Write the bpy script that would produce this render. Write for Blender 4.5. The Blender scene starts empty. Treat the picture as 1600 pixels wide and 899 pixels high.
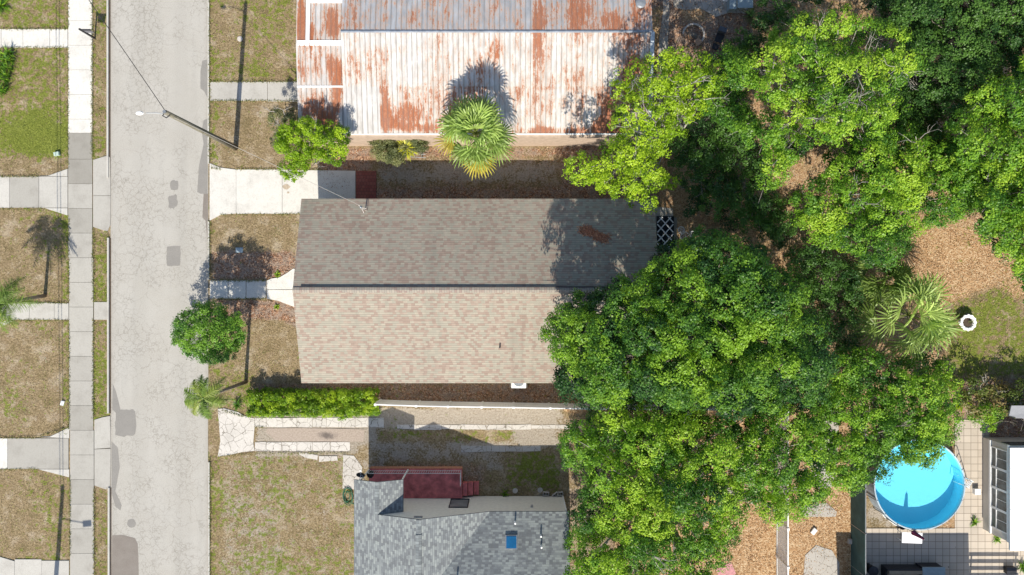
import bpy, math, random
import numpy as np
random.seed(7)
RS = np.random.RandomState(11)
C = bpy.context.scene
col = C.collection
R = math.radians
# ------------------------------------------------------------------ camera, sky, sun, exposure
H = 44.5; K = 1067.0
cam = bpy.data.cameras.new('camera'); cam.lens = 24.0; cam.sensor_width = 36.0
cam.clip_start = 0.5; cam.clip_end = 1500
co = bpy.data.objects.new('camera', cam); col.objects.link(co); co.location = (0, 0, H); C.camera = co
SUN_EL = R(43.8); SHADOW_AZ = R(4.0)          # shadows fall towards +Y, a little towards +X
w = bpy.data.worlds.new('World'); C.world = w; w.use_nodes = True
wn = w.node_tree; bg = wn.nodes['Background']
sky = wn.nodes.new('ShaderNodeTexSky'); sky.sky_type = 'NISHITA'; sky.sun_disc = False
sky.sun_elevation = SUN_EL; sky.sun_rotation = math.pi + SHADOW_AZ
wn.links.new(sky.outputs[0], bg.inputs[0]); bg.inputs[1].default_value = 0.115
sun = bpy.data.lights.new('sun', 'SUN'); sun.energy = 4.6; sun.angle = R(0.5); sun.color = (1, 0.935, 0.815)
so = bpy.data.objects.new('sun', sun); col.objects.link(so); so.location = (0, -30, 60)
so.rotation_euler = (math.pi/2 - SUN_EL, 0, -SHADOW_AZ)
C.view_settings.view_transform = 'Standard'; C.view_settings.look = 'None'
C.view_settings.exposure = 0.52; C.view_settings.gamma = 1.0; C.view_settings.use_curve_mapping = False
C.render.engine = 'CYCLES'
C.cycles.max_bounces = 6; C.cycles.transparent_max_bounces = 12

# ------------------------------------------------------------------ helpers
def gx(px, z=0.0): return (px-800.0)/K*(H-z)
def gy(py, z=0.0): return -(py-449.5)/K*(H-z)
def at(px, py, z=0.0): return (gx(px, z), gy(py, z), z)
def lay(pts, z=0.0): return [(gx(p[0], z), gy(p[1], z)) for p in pts]

def tag(o, label=None, cat=None, group=None, kind=None):
    if label: o['label'] = label
    if cat: o['category'] = cat
    if group: o['group'] = group
    if kind: o['kind'] = kind
    return o
def thing(name, label, cat, loc=(0, 0, 0), group=None):
    o = bpy.data.objects.new(name, None); col.objects.link(o); o.location = loc
    o.empty_display_size = 0.3
    return tag(o, label, cat, group)
def wl(p):
    x = np.zeros(3)
    while p is not None:
        x += np.array(p.location); p = p.parent
    return x
def raw_mesh(name, V, F, mat, parent=None, loc=None, attrs=None, uv=None, smooth=False):
    """V (n,3) world coordinates, F either (m,k) array or list of lists"""
    V = np.asarray(V, dtype=np.float64)
    base = wl(parent)
    if loc is not None: base = np.array(loc, dtype=float)
    me = bpy.data.meshes.new(name)
    Vl = V - base
    if isinstance(F, np.ndarray):
        m, k = F.shape
        me.vertices.add(len(V)); me.vertices.foreach_set('co', Vl.ravel())
        me.loops.add(m*k); me.loops.foreach_set('vertex_index', F.ravel().astype(np.int32))
        me.polygons.add(m)
        me.polygons.foreach_set('loop_start', np.arange(0, m*k, k, dtype=np.int32))
        me.polygons.foreach_set('loop_total', np.full(m, k, dtype=np.int32))
        me.update(calc_edges=True)
    else:
        me.from_pydata(Vl.tolist(), [], F)
    if uv is not None:
        l = me.uv_layers.new(name='UVMap'); l.data.foreach_set('uv', np.asarray(uv, dtype=np.float32).ravel())
    if attrs:
        for an, (typ, dom, arr) in attrs.items():
            a = me.attributes.new(an, typ, dom)
            a.data.foreach_set('color' if typ == 'FLOAT_COLOR' else 'value', np.asarray(arr, dtype=np.float32).ravel())
    if smooth: me.polygons.foreach_set('use_smooth', [True]*len(me.polygons))
    me.materials.append(mat)
    me.validate()
    o = bpy.data.objects.new(name, me); col.objects.link(o)
    if parent is not None: o.parent = parent
    elif loc is not None: o.location = loc
    return o

class MB:
    def __init__(s): s.v = []; s.f = []; s.uv = []; s.c = []; s.parts = []
    def add(s, vs, fs, uvs=None, c=0.5):
        b = len(s.v); s.v += [tuple(v) for v in vs]; s.parts.append((b, len(vs), len(s.f), len(fs)))
        for i, f in enumerate(fs):
            s.f.append([b+k for k in f])
            if uvs: s.uv += uvs[i]
            else: s.uv += [(vs[k][0], vs[k][1]) for k in f]
            s.c += [c]*len(f)
        return s
    def box(s, x0, x1, y0, y1, z0, z1, c=0.5):
        v = [(x0,y0,z0),(x1,y0,z0),(x1,y1,z0),(x0,y1,z0),(x0,y0,z1),(x1,y0,z1),(x1,y1,z1),(x0,y1,z1)]
        return s.add(v, [(0,3,2,1),(4,5,6,7),(0,1,5,4),(1,2,6,5),(2,3,7,6),(3,0,4,7)], c=c)
    def rbox(s, cx, cy, lx, ly, z0, z1, rot, c=0.5):
        ca, sa = math.cos(rot), math.sin(rot)
        p = [(cx+ca*a*lx/2-sa*b*ly/2, cy+sa*a*lx/2+ca*b*ly/2) for a, b in ((-1,-1),(1,-1),(1,1),(-1,1))]
        return s.prism(p, z0, z1, c)
    def prism(s, pts, z0, z1, c=0.5):
        n = len(pts)
        A = sum(pts[i][0]*pts[(i+1)%n][1]-pts[(i+1)%n][0]*pts[i][1] for i in range(n))
        if A < 0: pts = pts[::-1]
        v = [(p[0],p[1],z0) for p in pts]+[(p[0],p[1],z1) for p in pts]
        f = [list(range(n,2*n)), list(range(n-1,-1,-1))]+[(i,(i+1)%n,n+(i+1)%n,n+i) for i in range(n)]
        return s.add(v, f, c=c)
    def tube(s, path, rad, n=8, cap=True, c=0.5):
        path = [np.array(p, dtype=float) for p in path]
        if not hasattr(rad, '__len__'): rad = [rad]*len(path)
        vs = []; fs = []
        up = np.array((0.13, 0.31, 0.94))
        for i, p in enumerate(path):
            d = path[min(i+1, len(path)-1)]-path[max(i-1, 0)]
            d = d/(np.linalg.norm(d)+1e-9)
            a = np.cross(d, up)
            if np.linalg.norm(a) < 0.1: a = np.cross(d, (1, 0, 0))
            a /= np.linalg.norm(a); b = np.cross(d, a)
            for k in range(n):
                t = 2*math.pi*k/n
                vs.append(tuple(p+rad[i]*(math.cos(t)*a+math.sin(t)*b)))
        for i in range(len(path)-1):
            for k in range(n):
                fs.append((i*n+k, i*n+(k+1)%n, (i+1)*n+(k+1)%n, (i+1)*n+k))
        if cap:
            fs.append(tuple(range(n-1, -1, -1))); fs.append(tuple((len(path)-1)*n+k for k in range(n)))
        return s.add(vs, fs, c=c)
    def cyl(s, x, y, z0, z1, r, n=16, r2=None, c=0.5):
        return s.tube([(x,y,z0),(x,y,z1)], [r, r if r2 is None else r2], n, c=c)
    def lathe(s, x, y, prof, n=24, wav=0, wamp=0.0, c=0.5):
        vs = []; fs = []
        for (r, z) in prof:
            for k in range(n):
                t = 2*math.pi*k/n; rr = r*(1+wamp*math.cos(wav*t)) if wav else r
                vs.append((x+rr*math.cos(t), y+rr*math.sin(t), z))
        for i in range(len(prof)-1):
            for k in range(n):
                fs.append((i*n+k, i*n+(k+1)%n, (i+1)*n+(k+1)%n, (i+1)*n+k))
        return s.add(vs, fs, c=c)
    def slope(s, corners, udir, thick=0.0, u0=0.0):
        """one roof plane, corners counterclockwise from above; uv in metres, u along udir (the eave), v up the slope"""
        P = [np.array(p, dtype=float) for p in corners]
        n = np.cross(P[1]-P[0], P[2]-P[0]); n /= np.linalg.norm(n)
        if n[2] < 0: n = -n; P = P[::-1]
        u = np.array(udir, dtype=float); u /= np.linalg.norm(u); v = np.cross(n, u)
        uv = [(float(p@u)+u0, float(p@v)) for p in P]
        k = len(P)
        s.add([tuple(p) for p in P], [tuple(range(k))], [uv])
        if thick:
            Q = [p-np.array((0,0,thick)) for p in P]
            vs = [tuple(p) for p in P]+[tuple(q) for q in Q]
            fs = [tuple(range(2*k-1, k-1, -1))]+[(i, k+i, k+(i+1)%k, (i+1)%k) for i in range(k)]
            s.add(vs, fs, [[(0,0)]*len(f) for f in fs])
        return s
    def build(s, name, mat, parent=None, loc=None, smooth=False):
        return raw_mesh(name, s.v, s.f, mat, parent, loc, {'tint': ('FLOAT', 'CORNER', s.c)}, s.uv, smooth)

# ------------------------------------------------------------------ material builder
def build_each(mb, name, mat, parent=None):
    """each piece added to mb becomes a part of its own"""
    out = []
    for (b, nv, f0, nf) in mb.parts:
        m1 = MB(); fs = [[k-b for k in f] for f in mb.f[f0:f0+nf]]; m1.add(mb.v[b:b+nv], fs); out.append(m1.build(name, mat, parent))
    return out

class NT:
    def __init__(s, name, rough=0.85, spec=0.3):
        s.m = bpy.data.materials.new(name); s.m.use_nodes = True
        s.t = s.m.node_tree; s.b = s.t.nodes['Principled BSDF']
        s.b.inputs['Roughness'].default_value = rough
        s.b.inputs['Specular IOR Level'].default_value = spec
    def put(s, sock, v):
        if isinstance(v, bpy.types.NodeSocket): s.t.links.new(v, sock)
        elif isinstance(v, (tuple, list)) and len(v) == 3 and sock.type == 'RGBA': sock.default_value = (*v, 1)
        else: sock.default_value = v
    def n(s, typ, ins=None, **props):
        nd = s.t.nodes.new('ShaderNode'+typ)
        for k, v in props.items(): setattr(nd, k, v)
        for k, v in (ins or {}).items(): s.put(nd.inputs[k], v)
        return nd
    def pos(s): return s.n('NewGeometry').outputs['Position']
    def uv(s): return s.n('UVMap').outputs[0]
    def obj(s): return s.n('TexCoord').outputs['Object']
    def scl(s, vec, sx, sy, sz=1.0, off=(0,0,0)):
        return s.n('Mapping', {'Vector': vec, 'Scale': (sx, sy, sz), 'Location': off}).outputs[0]
    def noise(s, vec, scale, detail=3.0, rough=0.55, dist=0.0):
        return s.n('TexNoise', {'Vector': vec, 'Scale': scale, 'Detail': detail, 'Roughness': rough, 'Distortion': dist}).outputs['Fac']
    def vor(s, vec, scale, out='Color', feature='F1', rnd=1.0):
        return s.n('TexVoronoi', {'Vector': vec, 'Scale': scale, 'Randomness': rnd}, feature=feature).outputs[out]
    def ramp(s, fac, stops, interp='LINEAR'):
        nd = s.n('ValToRGB', {'Fac': fac}); cr = nd.color_ramp; cr.interpolation = interp
        while len(cr.elements) < len(stops): cr.elements.new(0.5)
        for e, (p, c) in zip(cr.elements, stops):
            e.position = p; e.color = (*c, 1) if hasattr(c, '__len__') else (c, c, c, 1)
        return nd.outputs[0]
    def mix(s, f, a, b, mode='MIX'):
        nd = s.n('Mix', data_type='RGBA', blend_type=mode)
        s.put(nd.inputs[0], f); s.put(nd.inputs[6], a); s.put(nd.inputs[7], b); return nd.outputs[2]
    def math(s, op, a, b=0.0, c=0.0, clamp=False):
        nd = s.n('Math', operation=op, use_clamp=clamp); s.put(nd.inputs[0], a); s.put(nd.inputs[1], b); s.put(nd.inputs[2], c); return nd.outputs[0]
    def step(s, v, lo, hi):
        return s.n('MapRange', {'Value': v, 'From Min': lo, 'From Max': hi}, interpolation_type='SMOOTHSTEP').outputs[0]
    def attr(s, name, out='Fac'): return s.n('Attribute', attribute_name=name).outputs[out]
    def sep(s, v): return s.n('SeparateXYZ', {0: v}).outputs
    def bump(s, h, strength=0.4, dist=0.02):
        s.put(s.b.inputs['Normal'], s.n('Bump', {'Height': h, 'Strength': strength, 'Distance': dist}).outputs[0])
    def base(s, c): s.put(s.b.inputs['Base Color'], c); return s
    def rgh(s, r): s.put(s.b.inputs['Roughness'], r)

def simple(name, c, rough=0.6, var=0.15, scale=6.0, metal=0.0, spec=0.4):
    m = NT(name, rough, spec); p = m.pos()
    f = m.noise(p, scale, 4)
    lo = tuple(x*(1-var) for x in c); hi = tuple(min(1, x*(1+var)) for x in c)
    m.base(m.ramp(f, [(0.3, lo), (0.7, hi)])); m.b.inputs['Metallic'].default_value = metal
    return m.m

# ---- ground
def ground_material():
    m = NT('ground_cover', 0.95, 0.15); p = m.pos()
    big = m.noise(p, 0.35, 4); mid = m.noise(p, 1.6, 4, 0.6); fine = m.noise(p, 9.0, 4, 0.7); vf = m.noise(p, 28.0, 2, 0.6)
    cell = m.sep(m.vor(p, 15.0))
    cell2 = m.sep(m.vor(m.scl(p, 1, 1.5, 1), 12.0))
    def mask(an, w1=0.7, w2=0.5, w3=0.4, lo=0.42, hi=0.62):
        a = m.attr(an)
        v = m.math('ADD', a, m.math('MULTIPLY', m.math('SUBTRACT', mid, 0.5), w1))
        v = m.math('ADD', v, m.math('MULTIPLY', m.math('SUBTRACT', fine, 0.5), w2*1.3))
        v = m.math('ADD', v, m.math('MULTIPLY', m.math('SUBTRACT', big, 0.5), w3))
        return m.step(v, lo, hi)
    dry = m.ramp(m.math('ADD', m.math('MULTIPLY', fine, 0.65), m.math('MULTIPLY', vf, 0.35)),
                 [(0.32, (0.085,0.065,0.035)), (0.45, (0.20,0.150,0.080)), (0.56, (0.33,0.250,0.145)), (0.72, (0.50,0.41,0.27))])
    dry = m.mix(m.math('MULTIPLY', m.step(mid, 0.45, 0.7), 0.45), dry, (0.27,0.19,0.12))
    pat = m.noise(p, 0.9, 6, 0.7)
    dry = m.mix(m.math('MULTIPLY', m.step(pat, 0.50, 0.66), 0.65), dry, m.ramp(fine, [(0.3, (0.30,0.235,0.165)), (0.6, (0.50,0.42,0.31)), (0.8, (0.60,0.53,0.42))]))
    dry = m.mix(m.math('MULTIPLY', m.step(pat, 0.48, 0.36), 0.55), dry, m.ramp(vf, [(0.3, (0.075,0.06,0.028)), (0.7, (0.22,0.17,0.075))]))
    grn = m.ramp(m.math('ADD', m.math('MULTIPLY', fine, 0.55), m.math('MULTIPLY', vf, 0.45)),
                 [(0.3, (0.050,0.070,0.010)), (0.5, (0.150,0.185,0.025)), (0.72, (0.31,0.34,0.065))])
    snd = m.ramp(m.math('ADD', m.math('MULTIPLY', fine, 0.6), m.math('MULTIPLY', vf, 0.4)),
                 [(0.3, (0.20,0.165,0.125)), (0.5, (0.36,0.31,0.25)), (0.7, (0.48,0.43,0.36))])
    lit = m.ramp(cell[0], [(0.0, (0.10,0.062,0.042)), (0.35, (0.24,0.125,0.075)), (0.65, (0.38,0.20,0.115)), (0.9, (0.50,0.33,0.22)), (1.0, (0.58,0.48,0.38))])
    lit = m.mix(m.math('MULTIPLY', m.step(mid, 0.5, 0.75), 0.7), lit, (0.17,0.135,0.11))
    lit = m.mix(m.math('MULTIPLY', m.step(m.noise(p, 2.2, 5, 0.7), 0.40, 0.60), 0.8), lit, m.ramp(fine, [(0.3, (0.16,0.12,0.09)), (0.7, (0.42,0.34,0.28))]))
    tan = m.ramp(cell2[1], [(0.0, (0.22,0.125,0.06)), (0.25, (0.38,0.22,0.11)), (0.65, (0.52,0.34,0.19)), (1.0, (0.62,0.48,0.31))])
    tan = m.mix(m.math('MULTIPLY', m.step(fine, 0.40, 0.75), 0.45), tan, (0.28,0.17,0.08))
    c = m.mix(mask('sand'), dry, snd)
    c = m.mix(mask('tanlitter', 0.5, 0.4, 0.3), c, tan)
    c = m.mix(mask('litter', 0.5, 0.6, 0.3), c, lit)
    clump = m.noise(p, 3.2, 3, 0.6)
    gm = m.math('ADD', m.attr('green'), m.math('ADD', m.math('MULTIPLY', m.math('SUBTRACT', clump, 0.5), 1.5), m.math('ADD', m.math('MULTIPLY', m.math('SUBTRACT', big, 0.5), 0.9), m.math('MULTIPLY', m.math('SUBTRACT', fine, 0.5), 0.7))))
    c = m.mix(m.math('MULTIPLY', m.step(gm, 0.47, 0.66), 0.92), c, grn)
    c = m.mix(m.math('MULTIPLY', m.step(m.noise(p, 2.4, 4, 0.7), 0.60, 0.74), 0.5), c, (0.12,0.085,0.05))
    # scattered pale twigs and bits
    tw = m.vor(m.scl(m.n('VectorMath', {0: p, 1: m.n('TexNoise', {'Vector': p, 'Scale': 2.0}).outputs['Color']}, operation='ADD').outputs[0], 1, 5, 1), 2.2, 'Distance')
    c = m.mix(m.math('MULTIPLY', m.step(tw, 0.09, 0.04), 0.55), c, (0.42,0.35,0.26))
    m.base(c)
    m.bump(m.math('ADD', fine, vf), 0.75, 0.07)
    return m.m
M = {}
M['ground'] = ground_material()

def concrete(name, dark, light, stain=0.5, cracks=0.0, gap=0):
    m = NT(name, 0.9, 0.25); p = m.pos()
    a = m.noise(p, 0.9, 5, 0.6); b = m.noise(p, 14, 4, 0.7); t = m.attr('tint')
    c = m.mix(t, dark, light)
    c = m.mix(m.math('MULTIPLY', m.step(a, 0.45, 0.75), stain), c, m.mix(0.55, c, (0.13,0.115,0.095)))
    c = m.mix(m.math('MULTIPLY', m.step(b, 0.42, 0.70), 0.22), c, (0.20,0.18,0.15))
    vs = m.noise(m.scl(p, 3, 0.6), 3, 3)
    c = m.mix(m.math('MULTIPLY', m.step(vs, 0.55, 0.8), 0.18), c, (0.16,0.14,0.12))
    if cracks:
        wv = m.n('VectorMath', {0: p, 1: m.n('VectorMath', {0: m.n('TexNoise', {'Vector': p, 'Scale': 1.6, 'Detail': 4.0}).outputs['Color'], 'Scale': 0.5}, operation='SCALE').outputs[0]}, operation='ADD').outputs[0]
        e = m.vor(wv, cracks, 'Distance', 'DISTANCE_TO_EDGE')
        c = m.mix(m.math('MULTIPLY', m.math('MULTIPLY', m.step(e, 0.035, 0.010), 0.85), m.step(a, 0.35, 0.55)), c, (0.12,0.10,0.075))
    m.base(c); m.bump(b, 0.3, 0.01)
    return m.m
M['concrete'] = concrete('weathered_concrete', (0.19,0.178,0.152), (0.66,0.64,0.595), 0.45)
M['cracked'] = concrete('cracked_concrete', (0.25,0.23,0.20), (0.62,0.585,0.54), 0.45, 1.9)

def road_material():
    m = NT('old_asphalt', 0.92, 0.2); p = m.pos()
    a = m.noise(p, 0.45, 5, 0.6); b = m.noise(p, 22, 3, 0.8); g = m.noise(m.scl(p, 1.3, 0.12), 1.2, 4)
    c = m.ramp(b, [(0.28, (0.24,0.225,0.198)), (0.5, (0.385,0.365,0.328)), (0.75, (0.48,0.460,0.42))])
    c = m.mix(m.math('MULTIPLY', m.step(g, 0.45, 0.7), 0.25), c, (0.30,0.29,0.265))
    c = m.mix(m.math('MULTIPLY', m.step(a, 0.35, 0.65), 0.22), c, (0.47,0.46,0.435))
    lane = m.n('MapRange', {'Value': m.math('ABSOLUTE', m.math('SUBTRACT', m.math('ABSOLUTE', m.math('SUBTRACT', m.sep(p)[0], -22.9)), 1.35)), 'From Min': 0.75, 'From Max': 0.15}, interpolation_type='SMOOTHSTEP').outputs[0]
    c = m.mix(m.math('MULTIPLY', m.math('MULTIPLY', lane, a), 0.30), c, (0.28,0.265,0.235))
    edge_ = m.step(m.math('ADD', m.math('ABSOLUTE', m.math('SUBTRACT', m.sep(p)[0], -23.0)), m.math('MULTIPLY', a, 0.6)), 3.15, 3.6)
    c = m.mix(m.math('MULTIPLY', edge_, 0.35), c, (0.25,0.22,0.18))
    nz = m.n('TexNoise', {'Vector': p, 'Scale': 1.3, 'Detail': 5.0, 'Roughness': 0.65}).outputs['Color']
    wv = m.n('VectorMath', {0: p, 1: m.n('VectorMath', {0: nz, 'Scale': 0.9}, operation='SCALE').outputs[0]}, operation='ADD').outputs[0]
    e = m.vor(wv, 0.75, 'Distance', 'DISTANCE_TO_EDGE')
    k = m.math('MULTIPLY', m.step(e, 0.016, 0.004), m.step(m.noise(p, 0.25, 2), 0.40, 0.55))
    c = m.mix(m.math('MULTIPLY', k, 0.42), c, (0.18,0.165,0.135))
    e2 = m.vor(wv, 2.6, 'Distance', 'DISTANCE_TO_EDGE')
    x = m.sep(p)[0]
    k2 = m.math('MULTIPLY', m.step(e2, 0.055, 0.015), m.step(m.math('ADD', m.noise(p, 0.35, 3), m.math('MULTIPLY', g, 0.3)), 0.58, 0.72))
    c = m.mix(m.math('MULTIPLY', k2, 0.42), c, (0.17,0.155,0.13))
    sp = m.vor(p, 1.1, 'Distance'); sp2 = m.sep(m.vor(p, 1.1))
    c = m.mix(m.math('MULTIPLY', m.math('MULTIPLY', m.step(sp, 0.075, 0.03), m.step(sp2[0], 0.90, 0.92)), 0.7), c, (0.14,0.12,0.09))
    m.base(c); m.bump(b, 0.3, 0.01)
    return m.m
M['road'] = road_material()
def patch_mat(name, c):
    m = NT(name, 0.9, 0.2); p = m.pos()
    b = m.noise(p, 16, 4, 0.8); a = m.noise(p, 1.5, 3)
    m.base(m.mix(m.math('MULTIPLY', a, 0.4), m.ramp(b, [(0.3, tuple(x*0.75 for x in c)), (0.7, tuple(x*1.2 for x in c))]), (0.35,0.33,0.30)))
    return m.m
M['patch'] = patch_mat('asphalt_patch', (0.215,0.205,0.19)); M['patchdark'] = patch_mat('asphalt_patch_brown', (0.175,0.15,0.13))

def shingles(name, stops, line=(0.08,0.075,0.07), w=0.30, h=0.145, lw=0.16, bumps=0.7, bumpd=0.02, lk=0.5):
    m = NT(name, 0.93, 0.2); u, v, _ = m.sep(m.uv())
    rv = m.math('DIVIDE', v, h); row = m.math('FLOOR', rv); fr = m.math('FRACT', rv)
    off = m.n('TexWhiteNoise', {'W': row}, noise_dimensions='1D').outputs[0]
    ru = m.math('ADD', m.math('DIVIDE', u, w), m.math('MULTIPLY', off, 7.0)); cu = m.math('FLOOR', ru); fu = m.math('FRACT', ru)
    cv = m.n('CombineXYZ', {0: cu, 1: row}).outputs[0]
    wn_ = m.n('TexWhiteNoise', {'Vector': cv}, noise_dimensions='2D').outputs[0]
    big = m.noise(m.n('Mapping', {'Vector': m.uv(), 'Rotation': (0, 0, 0.6), 'Scale': (0.8, 2.0, 1)}).outputs[0], 0.9, 4, 0.65)
    f = m.math('ADD', m.math('MULTIPLY', wn_, 0.74), m.math('MULTIPLY', m.math('ADD', big, -0.28), 0.60))
    c = m.ramp(f, stops)
    g = m.noise(m.uv(), 25, 3, 0.7)
    c = m.mix(m.math('MULTIPLY', g, 0.25), c, (0.16,0.14,0.125))
    weather = m.noise(m.scl(m.uv(), 0.5, 0.12), 1.0, 3)
    c = m.mix(m.math('MULTIPLY', m.step(weather, 0.5, 0.75), 0.18), c, line)
    strk = m.noise(m.scl(m.uv(), 2.2, 0.16), 1.0, 4, 0.65)
    c = m.mix(m.math('MULTIPLY', m.step(strk, 0.50, 0.72), 0.22), c, m.mix(0.6, c, (0.10,0.09,0.075)))
    c = m.mix(m.math('MULTIPLY', m.math('SUBTRACT', 1.0, m.step(fr, lw*0.5, lw)), lk), c, line)  # butt-edge shadow of each course painted as a dark line
    m.base(c)
    hgt = m.math('ADD', m.math('SUBTRACT', 1.0, fr), m.math('MULTIPLY', wn_, 0.5))
    m.bump(hgt, bumps, bumpd)
    return m.m
M['shingle_brown'] = shingles('tan_and_rose_shingles', [(0.30,(0.33,0.305,0.245)),(0.48,(0.385,0.345,0.275)),(0.60,(0.355,0.28,0.225)),(0.80,(0.30,0.225,0.18))], w=0.22, h=0.14, lw=0.26, bumps=0.35, lk=0.42)
M['shingle_grey'] = shingles('slate_grey_shingles', [(0.2,(0.155,0.17,0.18)),(0.45,(0.20,0.22,0.23)),(0.65,(0.26,0.285,0.285)),(0.85,(0.315,0.345,0.335))], (0.08,0.085,0.10), 0.20, 0.13)

def rust_metal():
    m = NT('rusted_corrugated_metal', 0.55, 0.4); p = m.pos()
    rib = m.noise(m.scl(p, 1, 0.16), 2.6, 5, 0.65); blot = m.noise(p, 1.1, 6, 0.7, 0.4); fine = m.noise(m.scl(p, 1, 0.5), 9, 8, 0.9)
    x = m.sep(p)[0]
    cell = m.n('TexWhiteNoise', {'W': m.math('FLOOR', m.math('DIVIDE', x, 0.62))}, noise_dimensions='1D').outputs[0]
    strk = m.noise(m.scl(p, 1, 0.07), 8, 4, 0.7)
    f = m.math('ADD', m.math('MULTIPLY', m.attr('rust'), 0.85), m.math('MULTIPLY', m.math('SUBTRACT', rib, 0.5), 0.9))
    f = m.math('ADD', f, m.math('MULTIPLY', m.math('SUBTRACT', strk, 0.5), 1.1))
    f = m.math('ADD', f, m.math('MULTIPLY', m.math('SUBTRACT', blot, 0.5), 0.7))
    f = m.math('ADD', f, m.math('MULTIPLY', m.math('SUBTRACT', fine, 0.5), 1.5))
    f = m.math('ADD', f, m.math('MULTIPLY', m.math('SUBTRACT', cell, 0.5), 0.22))
    rmask = m.step(f, 0.365, 0.555); halo = m.step(f, 0.08, 0.46)
    g = m.attr('grey')
    white = m.ramp(m.noise(m.scl(p, 1, 0.25), 3.5, 4), [(0.25, (0.40,0.375,0.35)), (0.5, (0.56,0.54,0.515)), (0.75, (0.68,0.67,0.65))])
    grey = m.ramp(m.noise(m.scl(p, 1, 0.3), 3, 4), [(0.3, (0.26,0.27,0.29)), (0.6, (0.37,0.385,0.41)), (0.8, (0.46,0.47,0.49))])
    c = m.mix(g, white, grey)
    c = m.mix(m.math('MULTIPLY', halo, 0.58), c, (0.53,0.34,0.22))
    rc = m.ramp(fine, [(0.3, (0.12,0.035,0.018)), (0.5, (0.32,0.088,0.028)), (0.7, (0.50,0.20,0.075))])
    c = m.mix(m.math('MULTIPLY', rmask, 0.92), c, rc)
    # dark seams beside each rib, thin
    fx = m.math('FRACT', m.math('DIVIDE', x, 0.31))
    seam = m.math('MULTIPLY', m.math('SUBTRACT', 1.0, m.step(m.math('ABSOLUTE', m.math('SUBTRACT', fx, 0.60)), 0.03, 0.10)), 0.6)
    c = m.mix(m.math('MULTIPLY', seam, m.step(blot, 0.25, 0.5)), c, (0.17,0.14,0.12))
    c = m.mix(m.math('MULTIPLY', m.math('MULTIPLY', cell, m.step(blot, 0.3, 0.7)), 0.25), c, (0.36,0.31,0.27))
    m.base(c); m.rgh(m.math('ADD', 0.5, m.math('MULTIPLY', rmask, 0.4)))
    return m.m
M['rusty'] = rust_metal()

def leaf_mat(name, trans=0.35, gloss=0.45):
    m = NT(name, gloss, 0.35)
    c = m.attr('Col', 'Color'); m.base(c)
    tr = m.n('BsdfTranslucent', {'Color': m.mix(0.5, c, m.mix(1.0, c, (1.35,1.5,0.55), 'MULTIPLY'))})
    out = m.t.nodes['Material Output']
    mx = m.n('MixShader', {0: trans, 1: m.b.outputs[0], 2: tr.outputs[0]})
    m.t.links.new(mx.outputs[0], out.inputs[0])
    return m.m
M['leaf'] = leaf_mat('foliage'); M['grass'] = leaf_mat('grass_blades', 0.2, 0.7)
def bark(name, lo, hi):
    m = NT(name, 0.9, 0.2); p = m.pos()
    m.base(m.ramp(m.noise(m.scl(p, 1, 1, 0.4), 7, 5, 0.7), [(0.3, lo), (0.7, hi)])); m.bump(m.noise(p, 14, 3), 0.5, 0.02); return m.m
M['bark'] = bark('grey_bark', (0.10,0.08,0.065), (0.30,0.27,0.23)); M['twig'] = bark('pale_bark', (0.20,0.18,0.16), (0.48,0.45,0.41))
M['palmbark'] = bark('palm_bark', (0.16,0.13,0.10), (0.32,0.27,0.21))
M['white'] = simple('white_vinyl', (0.78,0.78,0.77), 0.45, 0.05)
M['trimwhite'] = simple('white_trim', (0.72,0.72,0.70), 0.6, 0.06)
M['stucco'] = simple('cream_stucco', (0.66,0.63,0.56), 0.9, 0.08, 5)
M['tanwall'] = simple('tan_stucco', (0.40,0.31,0.24), 0.9, 0.14, 4)
M['dark'] = simple('black_metal', (0.025,0.025,0.03), 0.5, 0.2)
M['greymetal'] = simple('grey_metal', (0.30,0.32,0.34), 0.4, 0.15, 8, 0.5)
M['glass'] = simple('window_glass', (0.07,0.085,0.09), 0.12, 0.2, 3, 0, 0.7)
M['winpane'] = simple('grey_window_screen', (0.11,0.13,0.13), 0.25, 0.5, 2.2, 0, 0.6)
M['skyblue'] = simple('blue_skylight_lens', (0.010,0.11,0.26), 0.25, 0.15, 3, 0, 0.6)
M['redfloor'] = simple('worn_red_floor_paint', (0.52,0.14,0.13), 0.8, 0.4, 2.5)
M['orangebrick'] = simple('orange_brick_edge', (0.42,0.20,0.12), 0.9, 0.3, 9)
M['polewood'] = bark('weathered_pole_wood', (0.10,0.095,0.07), (0.24,0.22,0.17))
M['wire'] = simple('wire', (0.03,0.03,0.03), 0.6, 0.1)
M['wirepale'] = simple('pale_wire', (0.35,0.33,0.30), 0.6, 0.1)
M['maroon'] = simple('maroon_fabric', (0.18,0.015,0.05), 0.9, 0.2)
M['tancloth'] = simple('tan_cushion', (0.36,0.28,0.20), 0.9, 0.12, 4)
M['bluegrey'] = simple('blue_grey_lid', (0.30,0.37,0.40), 0.6, 0.1)
M['hose'] = simple('green_hose', (0.03,0.13,0.07), 0.5, 0.2)
M['screen'] = simple('dark_green_privacy_screen', (0.035,0.075,0.072), 0.85, 0.25, 1.5)
M['soil_and_shade'] = simple('dark_soil_and_shade', (0.07,0.05,0.035), 0.95, 0.3, 8)  # soil, and the painted shadow strip beside the kerb
M['rock'] = simple('pale_block', (0.46,0.42,0.38), 0.9, 0.15, 8)
M['cardboard'] = simple('tan_board', (0.42,0.26,0.17), 0.8, 0.12)
M['roofwhite'] = simple('white_roof_coating', (0.80,0.80,0.81), 0.6, 0.04, 1.5)

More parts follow.
